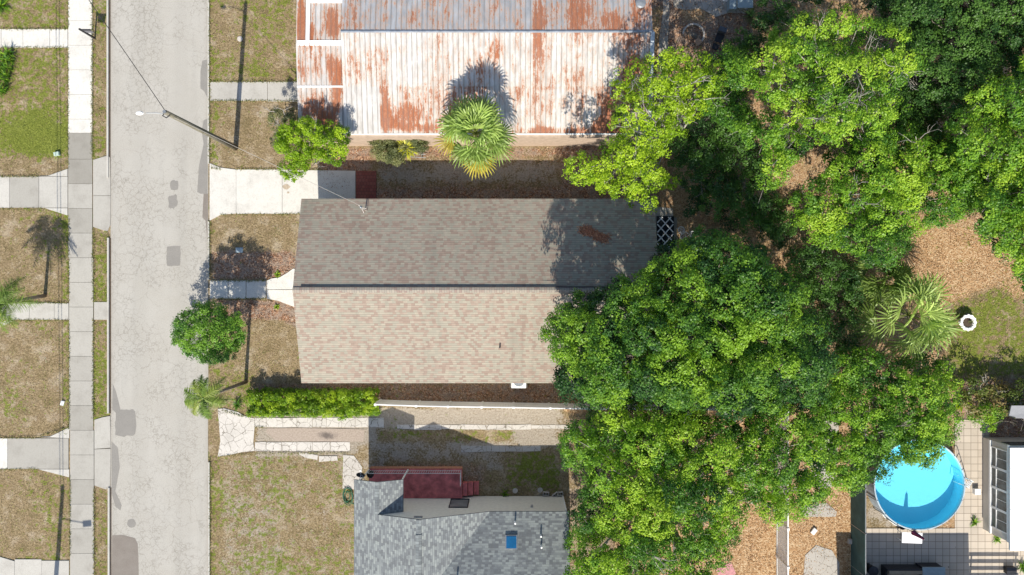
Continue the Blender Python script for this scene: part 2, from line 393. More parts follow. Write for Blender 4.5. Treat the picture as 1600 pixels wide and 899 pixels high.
# ------------------------------------------------------------------ painted regions for ground and lawns
def inside(P, poly):
    x, y = P[:, 0], P[:, 1]; r = np.zeros(len(P), bool); n = len(poly)
    for i in range(n):
        x1, y1 = poly[i]; x2, y2 = poly[(i+1) % n]
        c = ((y1 > y) != (y2 > y)); 
        with np.errstate(divide='ignore', invalid='ignore'):
            r ^= c & (x < (x2-x1)*(y-y1)/(y2-y1+1e-12)+x1)
    return r
def edge_dist(P, poly):
    d = np.full(len(P), 1e9); n = len(poly)
    for i in range(n):
        a = np.array(poly[i], float); b = np.array(poly[(i+1) % n], float); ab = b-a
        t = np.clip(((P-a)@ab)/(ab@ab+1e-9), 0, 1)
        d = np.minimum(d, np.linalg.norm(P-(a+t[:, None]*ab), axis=1))
    return d
def rect(a, b, c, d): return [(a, b), (c, b), (c, d), (a, d)]
# (polygon in ground plan units, feather, green, litter, sand, tanlitter)
PAINT = [
 (rect(-400,-400,172,1300), 6, 0.42,0.0,0.12,0.0),
 (rect(-10,-40,106,46), 10, 0.60,0,0.05,0.1), (rect(-10,75,106,190), 20, 0.58,0,0.05,0.1), ([(-10,180),(60,175),(106,200),(106,255),(60,255),(-10,240)], 25, 0.88,0,0,0),
 (rect(-10,245,106,275), 14, 0.36,0,0.1,0.15),
 (rect(-10,327,110,473), 10, 0.36,0.0,0.18,0.1), (rect(-10,500,110,690), 10, 0.34,0.0,0.36,0.0), (rect(-10,733,112,872), 10, 0.38,0.12,0.25,0.0),
 (rect(145,-50,168,950), 3, 0.52,0.12,0.0,0.1),
 (rect(98,327,107,473), 4, 0.62,0,0,0), (rect(98,500,108,690), 4, 0.55,0,0,0),
 (rect(327,-50,470,130), 8, 0.44,0.10,0.20,0.0), (rect(327,158,470,266), 8, 0.28,0.16,0.36,0.05), (rect(327,40,340,270),5,0.56,0,0,0),
 (rect(360,60,420,120), 18, 0.58,0,0,0),
 (rect(327,334,474,600), 8, 0.26,0.0,0.08,0.22), (rect(327,385,465,440), 14, 0.14,0.72,0.1,0.0), ([(327,466),(470,466),(478,520),(440,505),(380,500),(327,500)], 12, 0.1,0.78,0.1,0.0),
 (rect(340,345,460,385), 20, 0.24,0,0.1,0.34),
 (rect(312,560,400,655), 12, 0.46,0.2,0.22,0.3),
 (rect(500,205,1060,325), 10, 0.12,0.80,0.05,0.0), (rect(580,242,880,295), 24, 0.05,0.30,0.60,0.0), (rect(540,212,880,232), 5, 0.1,0.3,0.2,0.5),
 (rect(395,598,920,632), 5, 0.24,0.66,0.05,0.3),
 (rect(327,706,556,960), 6, 0.44,0.08,0.44,0.1), (rect(327,715,345,960), 6, 0.55,0,0,0), (rect(335,755,430,900), 30, 0.46,0.1,0.5,0.0),
 (rect(398,636,920,712), 5, 0.22,0.05,0.70,0.22), (rect(590,672,800,690), 10, 0.46,0.3,0.2,0.0), (rect(560,695,915,740), 8, 0.20,0.25,0.55,0.0),
 (rect(600,722,760,760), 8, 0.25,0.55,0.3,0.0), (rect(790,706,905,765), 12, 0.56,0.3,0.15,0.0), (rect(555,700,600,728), 8, 0.2,0.2,0.5,0.1),
 (rect(1020,-300,2200,1300), 20, 0.22,0.42,0.10,0.58), (rect(880,560,1215,960), 15, 0.15,0.30,0.10,0.70), (rect(880,650,960,960), 14, 0.15,0.45,0.50,0.15),
 (rect(1014,-60,1170,95), 8, 0.16,0.78,0.12,0.34), (rect(1016,10,1034,90), 8, 0.30,0.3,0.1,0.60),
 (rect(1060,10,1110,35), 10, 0.10,0.4,0.2,0.62),
 ([(1425,365),(1540,365),(1600,420),(1700,480),(1700,590),(1460,590),(1440,440)], 14, 0.28,0.05,0.12,0.74), ([(1480,480),(1560,450),(1640,500),(1640,600),(1480,600)], 22, 0.64,0,0,0.2),
 (rect(1135,735,1328,960), 8, 0.12,0.10,0.15,0.85), (rect(1270,700,1330,960), 8, 0.26,0.05,0.2,0.72), (rect(1354,780,1440,826), 6, 0.16,0.35,0.6,0.1),
 (rect(1500,590,1700,690), 10, 0.3,0.7,0.1,0.2),
]
def paint(Pw):
    """Pw (n,2) metres -> green, litter, sand, tanlitter"""
    P = np.stack([Pw[:, 0]*K/H+800, -Pw[:, 1]*K/H+449.5], 1)
    out = np.tile(np.array([0.35, 0.2, 0.1, 0.2]), (len(P), 1))
    for poly, fe, g, l, s_, t in PAINT:
        ins = inside(P, poly); d = edge_dist(P, poly); sd = np.where(ins, d, -d)
        a = np.clip(0.5+sd/(2*fe), 0, 1); a = a*a*(3-2*a)
        out = out*(1-a[:, None]) + np.array([g, l, s_, t])*a[:, None]
    return out

def make_ground():
    xs = np.concatenate([[-400,-200,-100,-60,-45], np.arange(-38, 38.01, 0.25), [45,60,100,200,400]])
    ys = np.concatenate([[-400,-200,-100,-50,-30], np.arange(-22, 22.01, 0.25), [30,50,100,200,400]])
    X, Y = np.meshgrid(xs, ys); nx, ny = len(xs), len(ys)
    P = np.stack([X.ravel(), Y.ravel()], 1)
    Z = 0.012*np.sin(P[:, 0]*1.7+P[:, 1]*0.9)*np.sin(P[:, 1]*1.3)-0.018
    V = np.concatenate([P, Z[:, None]], 1)
    i = np.arange(nx-1)[None, :]+np.arange(ny-1)[:, None]*nx; i = i.ravel()
    F = np.stack([i, i+1, i+1+nx, i+nx], 1)
    a = paint(P)
    o = raw_mesh('ground', V, F, M['ground'], attrs={k: ('FLOAT', 'POINT', a[:, j]) for j, k in enumerate(('green', 'litter', 'sand', 'tanlitter'))})
    tag(o, kind='structure')
make_ground()

# ------------------------------------------------------------------ street, kerbs, pavements, drives
def struct(name, mb, mat): o = mb.build(name, mat); tag(o, kind='structure'); return o
def wob(a, b, n, amp):
    return [(a[0]+(b[0]-a[0])*i/n+random.uniform(-amp, amp), a[1]+(b[1]-a[1])*i/n+random.uniform(-amp, amp)) for i in range(n)]
rd = MB()
rl = [(172.5, y+random.uniform(-1,1)*0.8) for y in range(-1500, 2400, 60)]
rr_ = [(325.2+random.uniform(-0.6,0.3), y) for y in range(2400, -1500, -40)]
struct('road', rd.prism(lay(rl+rr_), -0.04, 0.0), M['road'])
cb = MB(); cb.prism(lay(rect(167.6,-1500,170.3,278)), -0.02, 0.10, 0.62); cb.prism(lay(rect(168.4,372,171.0,646)), -0.02, 0.10, 0.6); cb.prism(lay(rect(169.4,762,172.2,2400)), -0.02, 0.10, 0.6)
cb.prism(lay(rect(324.8,-1500,327.2,256)), -0.02, 0.07, 0.6); cb.prism(lay(rect(325.0,346,327.4,437)), -0.02, 0.07, 0.55); cb.prism(lay(rect(325.5,722,328.0,2400)), -0.02, 0.07, 0.55)
struct('kerb', cb, M['concrete'])
gutter_shade = MB()   # dark strip painting the gutter shadow along the west kerb
gutter_shade.prism(lay(rect(170.4,-1500,172.6,278)), -0.02, 0.004); gutter_shade.prism(lay(rect(171.1,372,173.4,646)), -0.02, 0.004); gutter_shade.prism(lay(rect(172.3,762,174.0,2400)), -0.02, 0.004)
struct('gutter', gutter_shade, M['soil_and_shade'])
def blob(cx, cy, rx, ry, n=22, j=0.12, sq=0.0):
    p = []
    for i in range(n):
        t = 2*math.pi*i/n; c_, s_ = math.cos(t), math.sin(t)
        k = 1.0/max(abs(c_), abs(s_))**sq
        r = k*(1+random.uniform(-j, j)); p.append((cx+rx*r*c_, cy+ry*r*s_))
    return p
pm = MB()
for b in (blob(271,400,11,16,24,.05,.75), blob(272,290,6,8,16,.12,.6), blob(270,315,7,11,18,.2,.3), blob(196,661,16,21,26,.06,.85), blob(205,818,7,7,16,.08)):
    pm.prism(lay(b), -0.01, 0.004)
pm.prism(lay([(325,93),(316,95),(313,112),(313,138),(319,143),(325,155)]), -0.01, 0.004)
pm.prism(lay([(325,185),(318,188),(315,205),(318,225),(311,258),(308,300),(313,303),(324,303)]), -0.01, 0.004)
pm.prism(lay([(175,640),(176,600),(181,612),(188,640),(184,648)]), -0.01, 0.0035)
pm.prism(lay([(174,690),(184,700),(187,730),(180,768),(190,790),(188,798),(180,792),(174,770)]), -0.01, 0.0045)
struct('road_patch', pm, M['patch'])
pm2 = MB(); pm2.prism(lay([(175,837),(190,836),(210,841),(215,850),(216,870),(217,930),(174,930)]), -0.01, 0.005)
pm2.prism(lay([(318,303),(316,340),(321,345),(324.6,380),(324.8,303)]), -0.01, 0.005)
struct('road_patch', pm2, M['patchdark'])

def slabs(name, items, mat=None, z=0.03):
    mb = MB()
    for poly, t in items:
        c = np.mean(np.array(poly), 0)
        q = []
        for p in poly:
            d = np.array(p)-c; n = np.linalg.norm(d); q.append(tuple(np.array(p)-d/n*0.32))
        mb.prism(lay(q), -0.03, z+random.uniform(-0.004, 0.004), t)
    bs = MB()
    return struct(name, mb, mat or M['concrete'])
items = []
y = -160
while y < 1100:
    x0, x1 = 106.5, 144.5
    if y > 400: x0, x1 = 108, 146
    if y > 640: x0, x1 = 109.5, 147
    h = 38.5
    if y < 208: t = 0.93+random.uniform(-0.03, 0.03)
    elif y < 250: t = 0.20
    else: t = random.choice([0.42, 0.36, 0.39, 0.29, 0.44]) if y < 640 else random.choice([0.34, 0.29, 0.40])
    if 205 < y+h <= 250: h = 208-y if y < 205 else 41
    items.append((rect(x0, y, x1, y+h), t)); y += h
slabs('sidewalk', items)
slabs('footpath', [(rect(a, 45.5, b, 75), 0.93) for a, b in ((-140,-90),(-90,-44),(-44,2),(2,36),(36,78),(78,106))])
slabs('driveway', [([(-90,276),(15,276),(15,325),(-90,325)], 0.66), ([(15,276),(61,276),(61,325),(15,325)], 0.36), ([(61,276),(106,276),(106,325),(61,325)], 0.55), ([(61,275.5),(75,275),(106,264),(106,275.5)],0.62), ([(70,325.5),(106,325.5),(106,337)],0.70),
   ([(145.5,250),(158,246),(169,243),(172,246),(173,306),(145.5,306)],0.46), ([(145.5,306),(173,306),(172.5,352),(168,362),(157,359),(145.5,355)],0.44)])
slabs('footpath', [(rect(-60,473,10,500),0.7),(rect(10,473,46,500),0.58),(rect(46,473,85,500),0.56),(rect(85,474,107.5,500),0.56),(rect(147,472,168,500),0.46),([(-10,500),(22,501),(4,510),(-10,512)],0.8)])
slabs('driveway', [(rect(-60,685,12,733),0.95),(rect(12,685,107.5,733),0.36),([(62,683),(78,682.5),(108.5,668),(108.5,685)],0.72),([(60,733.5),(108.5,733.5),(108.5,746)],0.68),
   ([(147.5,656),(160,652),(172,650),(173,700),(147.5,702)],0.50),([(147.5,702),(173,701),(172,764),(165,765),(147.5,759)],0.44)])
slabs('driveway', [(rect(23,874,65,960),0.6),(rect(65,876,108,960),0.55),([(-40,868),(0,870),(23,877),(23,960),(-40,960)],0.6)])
# east side of the street
slabs('footpath', [(rect(328,128,372,158),0.46),(rect(372,128,418,158),0.52),(rect(418,128,492,159),0.50)])
slabs('driveway', [([(327.5,255),(345,262),(369,265),(369,334),(345,336),(327.5,345)],0.86),(rect(369,265,441,334.5),0.89),([(441,265.5),(555.5,267),(555.5,330),(490,334),(441,334.5)],0.88)], z=0.03)
m_ = NT('red_pavers', 0.9, 0.2); bt = m_.n('TexBrick', {'Vector': m_.pos(), 'Color1': (0.24,0.065,0.055,1), 'Color2': (0.30,0.10,0.08,1), 'Mortar': (0.07,0.045,0.04,1), 'Scale': 2.4, 'Mortar Size': 0.02, 'Brick Width': 0.5, 'Row Height': 0.5}); m_.base(m_.mix(m_.math('MULTIPLY', m_.noise(m_.pos(), 3, 4), 0.35), bt.outputs[0], (0.13,0.08,0.06))); M['redpaver'] = m_.m
struct('paver_strip', MB().prism(lay(rect(556.5,267.5,588,335)), -0.03, 0.035), M['redpaver'])
slabs('footpath', [(rect(328,438.5,356.5,467),0.92),(rect(357,438.5,384.5,467),0.90),(rect(385,438.5,415.5,466.5),0.92),
   ([(416.5,439),(424,435.5),(436,434),(448,427),(458,420),(490,420),(490,452.3),(416.5,452.6)],0.99),([(416.5,453),(490,453),(490,498),(460,480),(449,476),(434,470),(417,467)],0.99)], z=0.045)
sn = MB(); sn.prism(lay(blob(447,292,6,4,14,.1), 0.05), 0.026, 0.0385); sn.prism(lay(blob(450,301,2,1.5,8,.2), 0.05), 0.026, 0.038)
struct('stain', sn, simple('tan_rust_stain', (0.40,0.33,0.25), .9, .2, 9))
# neighbour's strip drive
slabs('driveway', [([(340,639),(350,638),(372,644),(382,650),(398,654),(398,668),(396,692),(398,705),(378,707),(356,712),(340,714),(344,690),(342,665)],0.86)], M['cracked'], 0.02)
def strip(y0, y1, xs, t, j=1.0):
    it = []
    for a, b in zip(xs[:-1], xs[1:]):
        it.append(([(a,y0+random.uniform(-j,j)*.4),(b,y0+random.uniform(-j,j)*.4),(b,y1+random.uniform(-j,j)*.6),(a,y1+random.uniform(-j,j)*.6)], t+random.uniform(-0.06,0.05)))
    return it
slabs('driveway', strip(653,668,[398,416,442,464,488,510,534,555,575,600],0.86)+strip(664,671,[620,650,690,720,760,800,830,868,890],0.72,2)+strip(691,705,[398,416,440,464,488,516,547],0.90)+strip(697,706,[720,760,790,816,845],0.55,2)
   +[([(465,706),(480,708),(497,712),(496,719),(478,716),(468,711)],0.75),([(498,713),(527,713),(528,720),(498,722)],0.78)]+[([(536,711),(553,712),(566,730),(566,766),(552,765),(535,764)],0.70)], M['cracked'], 0.012)
# oil-stained soil between the strips
ml = NT('pinkish_hard_soil', 0.95, 0.2); pp = ml.pos(); ml.base(ml.ramp(ml.noise(pp, 12, 4, .7), [(0.3,(0.27,0.215,0.175)),(0.7,(0.44,0.37,0.31))]))
dd = ml.n('VectorMath', {0: ml.scl(ml.n('VectorMath', {0: pp, 1: (gx(511), gy(681), 0)}, operation='SUBTRACT').outputs[0], 1, 2.6)}, operation='LENGTH').outputs['Value']
ml.base(ml.mix(ml.math('MULTIPLY', ml.step(ml.math('ADD', dd, ml.noise(pp, 3, 4)), 1.35, 0.55), 0.8), ml.ramp(ml.noise(pp, 12, 4, .7), [(0.3,(0.27,0.215,0.175)),(0.7,(0.44,0.37,0.31))]), (0.09,0.075,0.07)))
struct('soil_strip', MB().prism(lay([(418,669.5),(470,669)]+[(570,671),(568,690),(545,690.5),(430,689),(424,682),(415,676)]), -0.03, 0.006), ml.m)

# pool terrace pavers
mp = NT('pinkish_pavers', 0.9, 0.2); pv = mp.pos()
bt = mp.n('TexBrick', {'Vector': pv, 'Color1': (0.47,0.415,0.345,1), 'Color2': (0.55,0.485,0.405,1), 'Mortar': (0.15,0.125,0.10,1), 'Scale': 1.0, 'Mortar Size': 0.014, 'Brick Width': 0.46, 'Row Height': 0.46}, offset=0.0)
b_ = mp.vor(pv, 2.17, 'Distance'); cc = mp.mix(mp.math('MULTIPLY', mp.noise(pv, 1.2, 5, .6), 0.35), bt.outputs[0], (0.27,0.22,0.18))
cc = mp.mix(mp.math('MULTIPLY', mp.math('MULTIPLY', mp.step(b_, 0.13, 0.06), mp.step(mp.noise(pv, 0.9, 2), 0.5, 0.56)), 0.85), cc, (0.06,0.055,0.04))
mp.base(cc); M['paver'] = mp.m
tr = MB()
tr.prism(lay(rect(1354,826,1700,1100)), -0.03, 0.022); tr.prism(lay(rect(1492,656,1545,826)), -0.03, 0.020); tr.prism(lay(rect(1545,740,1700,826)), -0.03, 0.021)
struct('terrace', tr, M['paver'])
slabs('footpath', [([(1250,790),(1292,786),(1308,800),(1306,808),(1252,808)],0.45),([(1262,722),(1308,718),(1307,760),(1280,765)],0.5),([(1290,640),(1312,640),(1308,716),(1275,718)],0.45),([(1258,868),(1275,852),(1300,860),(1312,880),(1310,960),(1250,960)],0.48)], M['cracked'], 0.012)
slabs('footpath', [([(1034,-40),(1045,-40),(1046,20),(1044,60),(1045,110),(1027,112),(1030,60),(1036,20)],0.28),([(1052,-40),(1100,-40),(1125,22),(1118,26),(1095,14),(1070,16),(1052,12)],0.22),([(1093,-40),(1180,-40),(1170,22),(1140,20),(1118,27),(1095,12)],0.38)], M['cracked'], 0.015)
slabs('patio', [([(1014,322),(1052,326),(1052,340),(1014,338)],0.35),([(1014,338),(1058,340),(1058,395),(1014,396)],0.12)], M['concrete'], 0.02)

# ------------------------------------------------------------------ houses
def window(mb_loc, parent, cx, cy, z0, z1, w, axis='x', sgn=1, panes=1):
    """framed window on a wall: axis 'x' wall runs along x facing sgn*y"""
    f = MB(); d = 0.05; t = 0.07
    def bx(mb, a0, a1, d0, d1, z0_, z1_):
        lo, hi = sorted((cy+sgn*d0, cy+sgn*d1)) if axis == 'x' else sorted((cx+sgn*d0, cx+sgn*d1))
        if axis == 'x': mb.box(cx+a0, cx+a1, lo, hi, z0_, z1_)
        else: mb.box(lo, hi, cy+a0, cy+a1, z0_, z1_)
    bx(f, -w/2-t, w/2+t, 0.0, d, z1, z1+t); bx(f, -w/2-t, w/2+t, 0.0, d+0.04, z0-t, z0)
    bx(f, -w/2-t, -w/2, 0.0, d, z0, z1); bx(f, w/2, w/2+t, 0.0, d, z0, z1)
    bx(f, -w/2, w/2, 0.0, d-0.01, (z0+z1)/2-0.02, (z0+z1)/2+0.02)
    fo = f.build('window', M['trimwhite'], parent)
    g = MB(); bx(g, -w/2, w/2, 0.003, 0.02, z0, z1); g.build('pane', M['glass'], fo)
    return fo
# --- brown roofed house
X0, X1, YN, YS, YR = -12.88, 8.70, 5.43, -5.85, -0.15
ZE, ZR = 2.75, 4.42
bh = thing('house', 'long house with tan and rose shingle gable roof, in the middle beside the street tree', 'house', (-2.1, -0.2, 0))
MB().box(X0+.45, X1-.35, YS+.5, YN-.45, -0.05, ZE+0.02).build('wall', M['stucco'], bh)
g = MB()
for X, xo in ((X0+.30, X0+.45), (X1-.35, X1-.20)):
    pts = [(YS+.5, ZE+0.02), (YN-.45, ZE+0.02), (YR, ZR-0.19)]
    v = [(X, a, b) for a, b in pts]+[(xo, a, b) for a, b in pts]
    g.add(v, [(0,1,2),(5,4,3),(0,3,4,1),(1,4,5,2),(2,5,3,0)])
build_each(g, 'gable_wall', M['stucco'], bh)
rf = MB()
rf.slope([(X0,YN,ZE),(X0,YR,ZR),(X1,YR,ZR),(X1,YN,ZE)], (1,0,0), 0.14)
rf.slope([(X0,YS,ZE),(X1,YS,ZE),(X1,YR,ZR),(X0,YR,ZR)], (1,0,0), 0.14)
roof = rf.build('roof', M['shingle_brown'], bh)
rv = MB(); s1 = (ZR-ZE)/(YN-YR)
x_ = X0+0.0
mcap = shingles('ridge_cap_shingles', [(0.2,(0.30,0.27,0.23)),(0.5,(0.36,0.32,0.265)),(0.8,(0.28,0.21,0.18))], w=0.20, h=0.14)
rv = MB(); rv.slope([(X0,YR+.16,ZR+.005),(X0,YR,ZR+.055),(X1,YR,ZR+.055),(X1,YR+.16,ZR+.005)], (0,1,0), 0.05); rv.slope([(X0,YR-.16,ZR+.005),(X1,YR-.16,ZR+.005),(X1,YR,ZR+.055),(X0,YR,ZR+.055)], (0,1,0), 0.05)
rv.build('ridge_cap', mcap, roof)
MB().box(X0+.45, X1-.6, YR+.165, YR+.215, ZR-.04, ZR+.035).build('ridge_vent', M['dark'], roof)  # black strip stands in for the shadowed vent gap north of the cap
fa = MB()
for s_, yy in ((1, YN), (-1, YS)): fa.box(X0+.02, X1-.02, *(sorted((yy-s_*0.02, yy-s_*0.05))), ZE-.30, ZE-.142)
build_each(fa, 'fascia', M['trimwhite'], bh)
vx, vy, vz = at(781, 543, 3.6); MB().cyl(vx, vy, 3.2, 3.72, 0.05, 10).build('vent_pipe', M['dark'], roof)
for wx in (-9.5, -5.0, 0.5, 5.5):
    window(None, bh, wx, YN-.45, 0.9, 2.1, 1.2, 'x', 1); window(None, bh, wx+.6, YS+.5, 0.9, 2.1, 1.2, 'x', -1)
window(None, bh, X0+.45, 2.6, 0.7, 2.1, 1.6, 'y', -1); window(None, bh, X0+.45, -3.2, 0.7, 2.1, 1.6, 'y', -1)
dr = MB().box(X0+.38, X0+.45, -0.6, 0.35, 0.05, 2.1).build('door', M['trimwhite'], bh); MB().box(X0+.33, X0+.38, -0.5, -0.42, 1.0, 1.08).build('handle', M['greymetal'], dr)
# service mast
mx, my, mz = at(564, 324, 4.2)
sm = MB(); rzb = ZE+(YN-my)*s1
sm.cyl(mx, my, rzb-0.03, 4.2, 0.04, 10); sm.lathe(mx, my, [(0.0,4.34),(0.06,4.30),(0.09,4.2),(0.04,4.16)], 12)
mast = sm.build('service_mast', M['greymetal'], bh)
mg = MB(); mg.tube([(mx,my,4.15),(mx+.12,my-.1,rzb+.1)],0.02,6); mg.tube([(mx,my,4.2),(mx-.12,my+.12,4.26)],0.03,6); mg.tube([(mx,my,4.1),(mx+.27,my-.06,4.02)],0.025,6); mg.tube([(mx,my,4.1),(mx+.13,my-.32,4.0)],0.025,6)
mg.build('bracket', M['rock'], mast)

# --- rusty metal roofed building (north)
rh = thing('house', 'long low building with rusted white corrugated metal roof, north of the driveway', 'house', (-2.5, 15, 0))
MB().box(-12.95, 8.0, 9.22, 20.9, -0.05, 2.62).build('wall', M['tanwall'], rh)
Ypx = lambda py, z: gy(py, z)
RUST = [ # cx, cy, rx, ry, amount (added)
 (573,100,26,30,.30),(552,110,14,24,.22),(730,165,60,45,.20),(760,95,30,55,.30),(775,75,18,25,.3),(835,95,20,35,.25),(842,40,14,50,.42),(905,25,28,45,.42),(955,35,32,22,.40),(990,120,30,75,.55),(960,200,35,20,.25),
 (617,185,45,22,.42),(601,160,6,45,.5),(650,165,20,35,.34),(655,200,60,8,.35),(700,190,20,14,.2),(860,205,60,8,.45),(950,170,20,40,.40),(940,205,40,12,.42),(885,125,35,22,.22),(820,140,26,25,.16),
 (495,100,36,34,.22),(525,110,16,26,.42),(482,40,14,40,.30),(522,38,24,34,.46),(487,55,14,22,.32),(495,175,26,38,.46),(527,150,10,40,.5),(470,30,7,45,.9),(505,195,20,20,.45),(990,60,40,16,.2),(1000,20,20,40,.45),
 (650,25,12,30,.18),(740,20,18,30,.2),(770,15,14,40,.24),(560,25,22,40,.22),(810,35,10,40,.22),(700,10,9,22,.2),(870,30,10,40,.25),
 (610,60,70,14,-.15),(640,100,40,30,-.15),(565,172,24,34,-.9)]
def metal_slope(name, x0, x1, y0, z0, y1, z1, rust0, grey, parent, ny=26):
    """corrugated sheet from (y0,z0) to (y1,z1): raised ribs every 0.31 m"""
    xs = [x0]; 
    k = math.ceil(x0/0.31)*0.31
    while k < x1-0.05:
        c0 = k+0.155
        for d_, in ((-0.035,), (-0.018,), (0.018,), (0.035,)):
            if x0 < c0+d_ < x1: xs.append(c0+d_)
        k += 0.31
    xs.append(x1); xs = np.array(sorted(xs))
    fx = np.abs(((xs/0.31) % 1)-0.5)*0.31; hz = np.where(fx < 0.027, 0.032, 0.0)
    ts = np.linspace(0, 1, ny)
    X, T = np.meshgrid(xs, ts); Y = y0+(y1-y0)*T; Z = z0+(z1-z0)*T+np.tile(hz, (ny, 1))
    V = np.stack([X.ravel(), Y.ravel(), Z.ravel()], 1); n = len(xs)
    i = (np.arange(n-1)[None, :]+np.arange(ny-1)[:, None]*n).ravel()
    F = np.stack([i, i+1, i+1+n, i+n], 1)
    if y1 < y0: F = F[:, ::-1]
    px = V[:, 0]*K/(H-V[:, 2])+800; py = -V[:, 1]*K/(H-V[:, 2])+449.5
    r = np.full(len(V), rust0)
    for cx, cy, rx, ry, am in RUST:
        q = np.sqrt(((px-cx)/rx)**2+((py-cy)/ry)**2); a = np.clip(1.25-q, 0, 1)
        r += am*a*a*(3-2*a)
    return raw_mesh(name, V, F, M['rusty'], parent, attrs={'rust': ('FLOAT', 'POINT', r), 'grey': ('FLOAT', 'POINT', np.full(len(V), grey))})
yE, zE = Ypx(208, 2.72), 2.72; yRg, zRg = Ypx(50, 3.7), 3.70; yM = Ypx(134, 3.15); zM = 3.17
xw = gx(537, 3.0); xe = gx(1016, 3.0); xww = gx(465.5, 2.8)
metal_slope('roof_panel', xw, xe, yM-0.06, zM+0.012, yRg, zRg, 0.22, 0.0, rh, 30)
metal_slope('roof_panel', gx(593,2.9), xe, yE, zE, yM, zM-0.006, 0.33, 0.0, rh, 26)
metal_slope('roof_panel', xw, gx(593,2.9)+0.04, yE-0.06, zE+0.02, yM, zM-0.002, -0.3, 0.05, rh, 26)
metal_slope('roof_panel', xw, xe, yRg, zRg, 21.2, 2.75, 0.26, 1.0, rh, 30)
yW2, yW1 = Ypx(135, 2.95), Ypx(67, 3.2)
metal_slope('roof_panel', xww, xw-0.01, Ypx(206,2.65), 2.66, yW2, 2.95, 0.34, 0.15, rh, 20)
metal_slope('roof_panel', xww, xw-0.01, yW2+.01, 2.96, yW1, 3.2, 0.32, 0.25, rh, 20)
metal_slope('roof_panel', xww, xw-0.01, yW1+.01, 3.19, 21.0, 2.85, 0.28, 0.3, rh, 26)
tp = MB(); tp.slope([(xww,yW2-.07,2.985),(xw,yW2-.07,2.985),(xw,yW2+.02,3.01),(xww,yW2+.02,3.01)],(1,0,0),0.02)
tp.slope([(xww+.1,yW1-.16,3.215),(xw+.05,yW1-.16,3.215),(xw+.05,yW1+.13,3.245),(xww+.1,yW1+.13,3.245)],(1,0,0),0.03)
xs_ = gx(480.5,3.2); tp.slope([(xs_-.11,yW1+.13,3.245),(xs_+.12,yW1+.13,3.245),(xs_+.12,21,2.90),(xs_-.11,21,2.90)],(0,1,0),0.03)
yT = gy(2,3.1); tp.slope([(xs_,yT-.13,3.165),(xw,yT-.13,3.165),(xw,yT+.13,3.165),(xs_,yT+.13,3.165)],(1,0,0),0.03)
build_each(tp, 'seam_tape', M['roofwhite'], rh)
rc = MB(); rc.slope([(xw,yRg-.05,zRg+.05),(xe+.05,yRg-.05,zRg+.05),(xe+.05,yRg,zRg+.075),(xw,yRg,zRg+.075)],(1,0,0),0.03); rc.slope([(xw,yRg,zRg+.075),(xe+.05,yRg,zRg+.075),(xe+.05,yRg+.10,zRg+.03),(xw,yRg+.10,zRg+.03)],(1,0,0),0.03)
rc.build('ridge_cap', simple('dull_grey_flashing', (0.20,0.23,0.28), 0.5, 0.3, 3), rh)
gu = MB(); gu.box(xw-.1, xe+.05, yE-.10, yE-.02, zE-.12, zE-.005); gu.box(xe, xe+.10, yE, 15.3, zE-.05, zE+.02); build_each(gu, 'gutter', M['trimwhite'], rh)
ex = MB(); ex.slope([(xe-.12,yE,zE+.05),(xe+.12,yE,zE+.05),(xe+.12,yRg,zRg+.06),(xe-.12,yRg,zRg+.06)],(0,1,0),0.04); build_each(ex, 'edge_flashing', simple('pale_blue_flashing', (0.50,0.54,0.58), 0.5, 0.25, 3), rh)
dx, dy, dz = at(1001, 5, 3.6); MB().lathe(dx, dy, [(0.30,dz-.05),(0.31,dz+.06),(0.22,dz+.10),(0.0,dz+.14)], 20).build('roof_vent', M['greymetal'], rh)

# --- grey roofed house (south)
gh = thing('house', 'house with slate grey shingle roof, blue skylight and cream gable wall, at the bottom edge', 'house', (-3, -18, 0))
gs = 0.353; ms = 0.29
xl, xr_, xm, yg = -9.57, -1.35, -5.46, -13.58; ze = 3.15; zr = ze+(xm-xl)*gs; yv = yg-(zr-ze)/ms
xE2 = 3.43; yBk = -24.5
gr = MB()
gr.slope([(xl,yBk,ze),(xm,yBk,zr),(xm,yg,zr),(xl,yg,ze)][::-1], (0,1,0), 0.14)                  # west slope
gr.slope([(xm,yg,zr),(xm,yv,zr),(xr_,yg,ze)], (0,1,0), 0.12)                                    # east slope of wing
yRm = -21.0; zRm = ze+(yg-yRm)*ms
xvr = xm-(0)  
gr.slope([(xr_,yg,ze),(xm,yv,zr),(xm,yRm,zRm),(xE2,yRm,zRm),(xE2,yg,ze)], (1,0,0), 0.12)        # north slope of main wing
gr.slope([(xm,yRm,zRm),(xm,-28,zRm-(7*ms)),(xE2,-28,zRm-(7*ms)),(xE2,yRm,zRm)], (1,0,0), 0.12)
groof = gr.build('roof', M['shingle_grey'], gh)
pr = MB(); xp0, xp1, xpm, yp = -9.57, -6.59, -8.08, -11.65; zp = ze+(xpm-xp0)*gs
pr.slope([(xp0,yg,ze),(xpm,yg,zp),(xpm,yp,zp),(xp0,yp,ze)], (0,1,0), 0.13)
pr.slope([(xpm,yg,zp),(xp1,yg,ze),(xp1,yp,ze),(xpm,yp,zp)], (0,1,0), 0.13)
pr.build('porch_roof', M['shingle_grey'], gh)
capm = shingles('grey_ridge_cap', [(0.2,(0.16,0.18,0.19)),(0.8,(0.30,0.33,0.33))], (0.05,0.05,0.06), 0.3, 0.16)
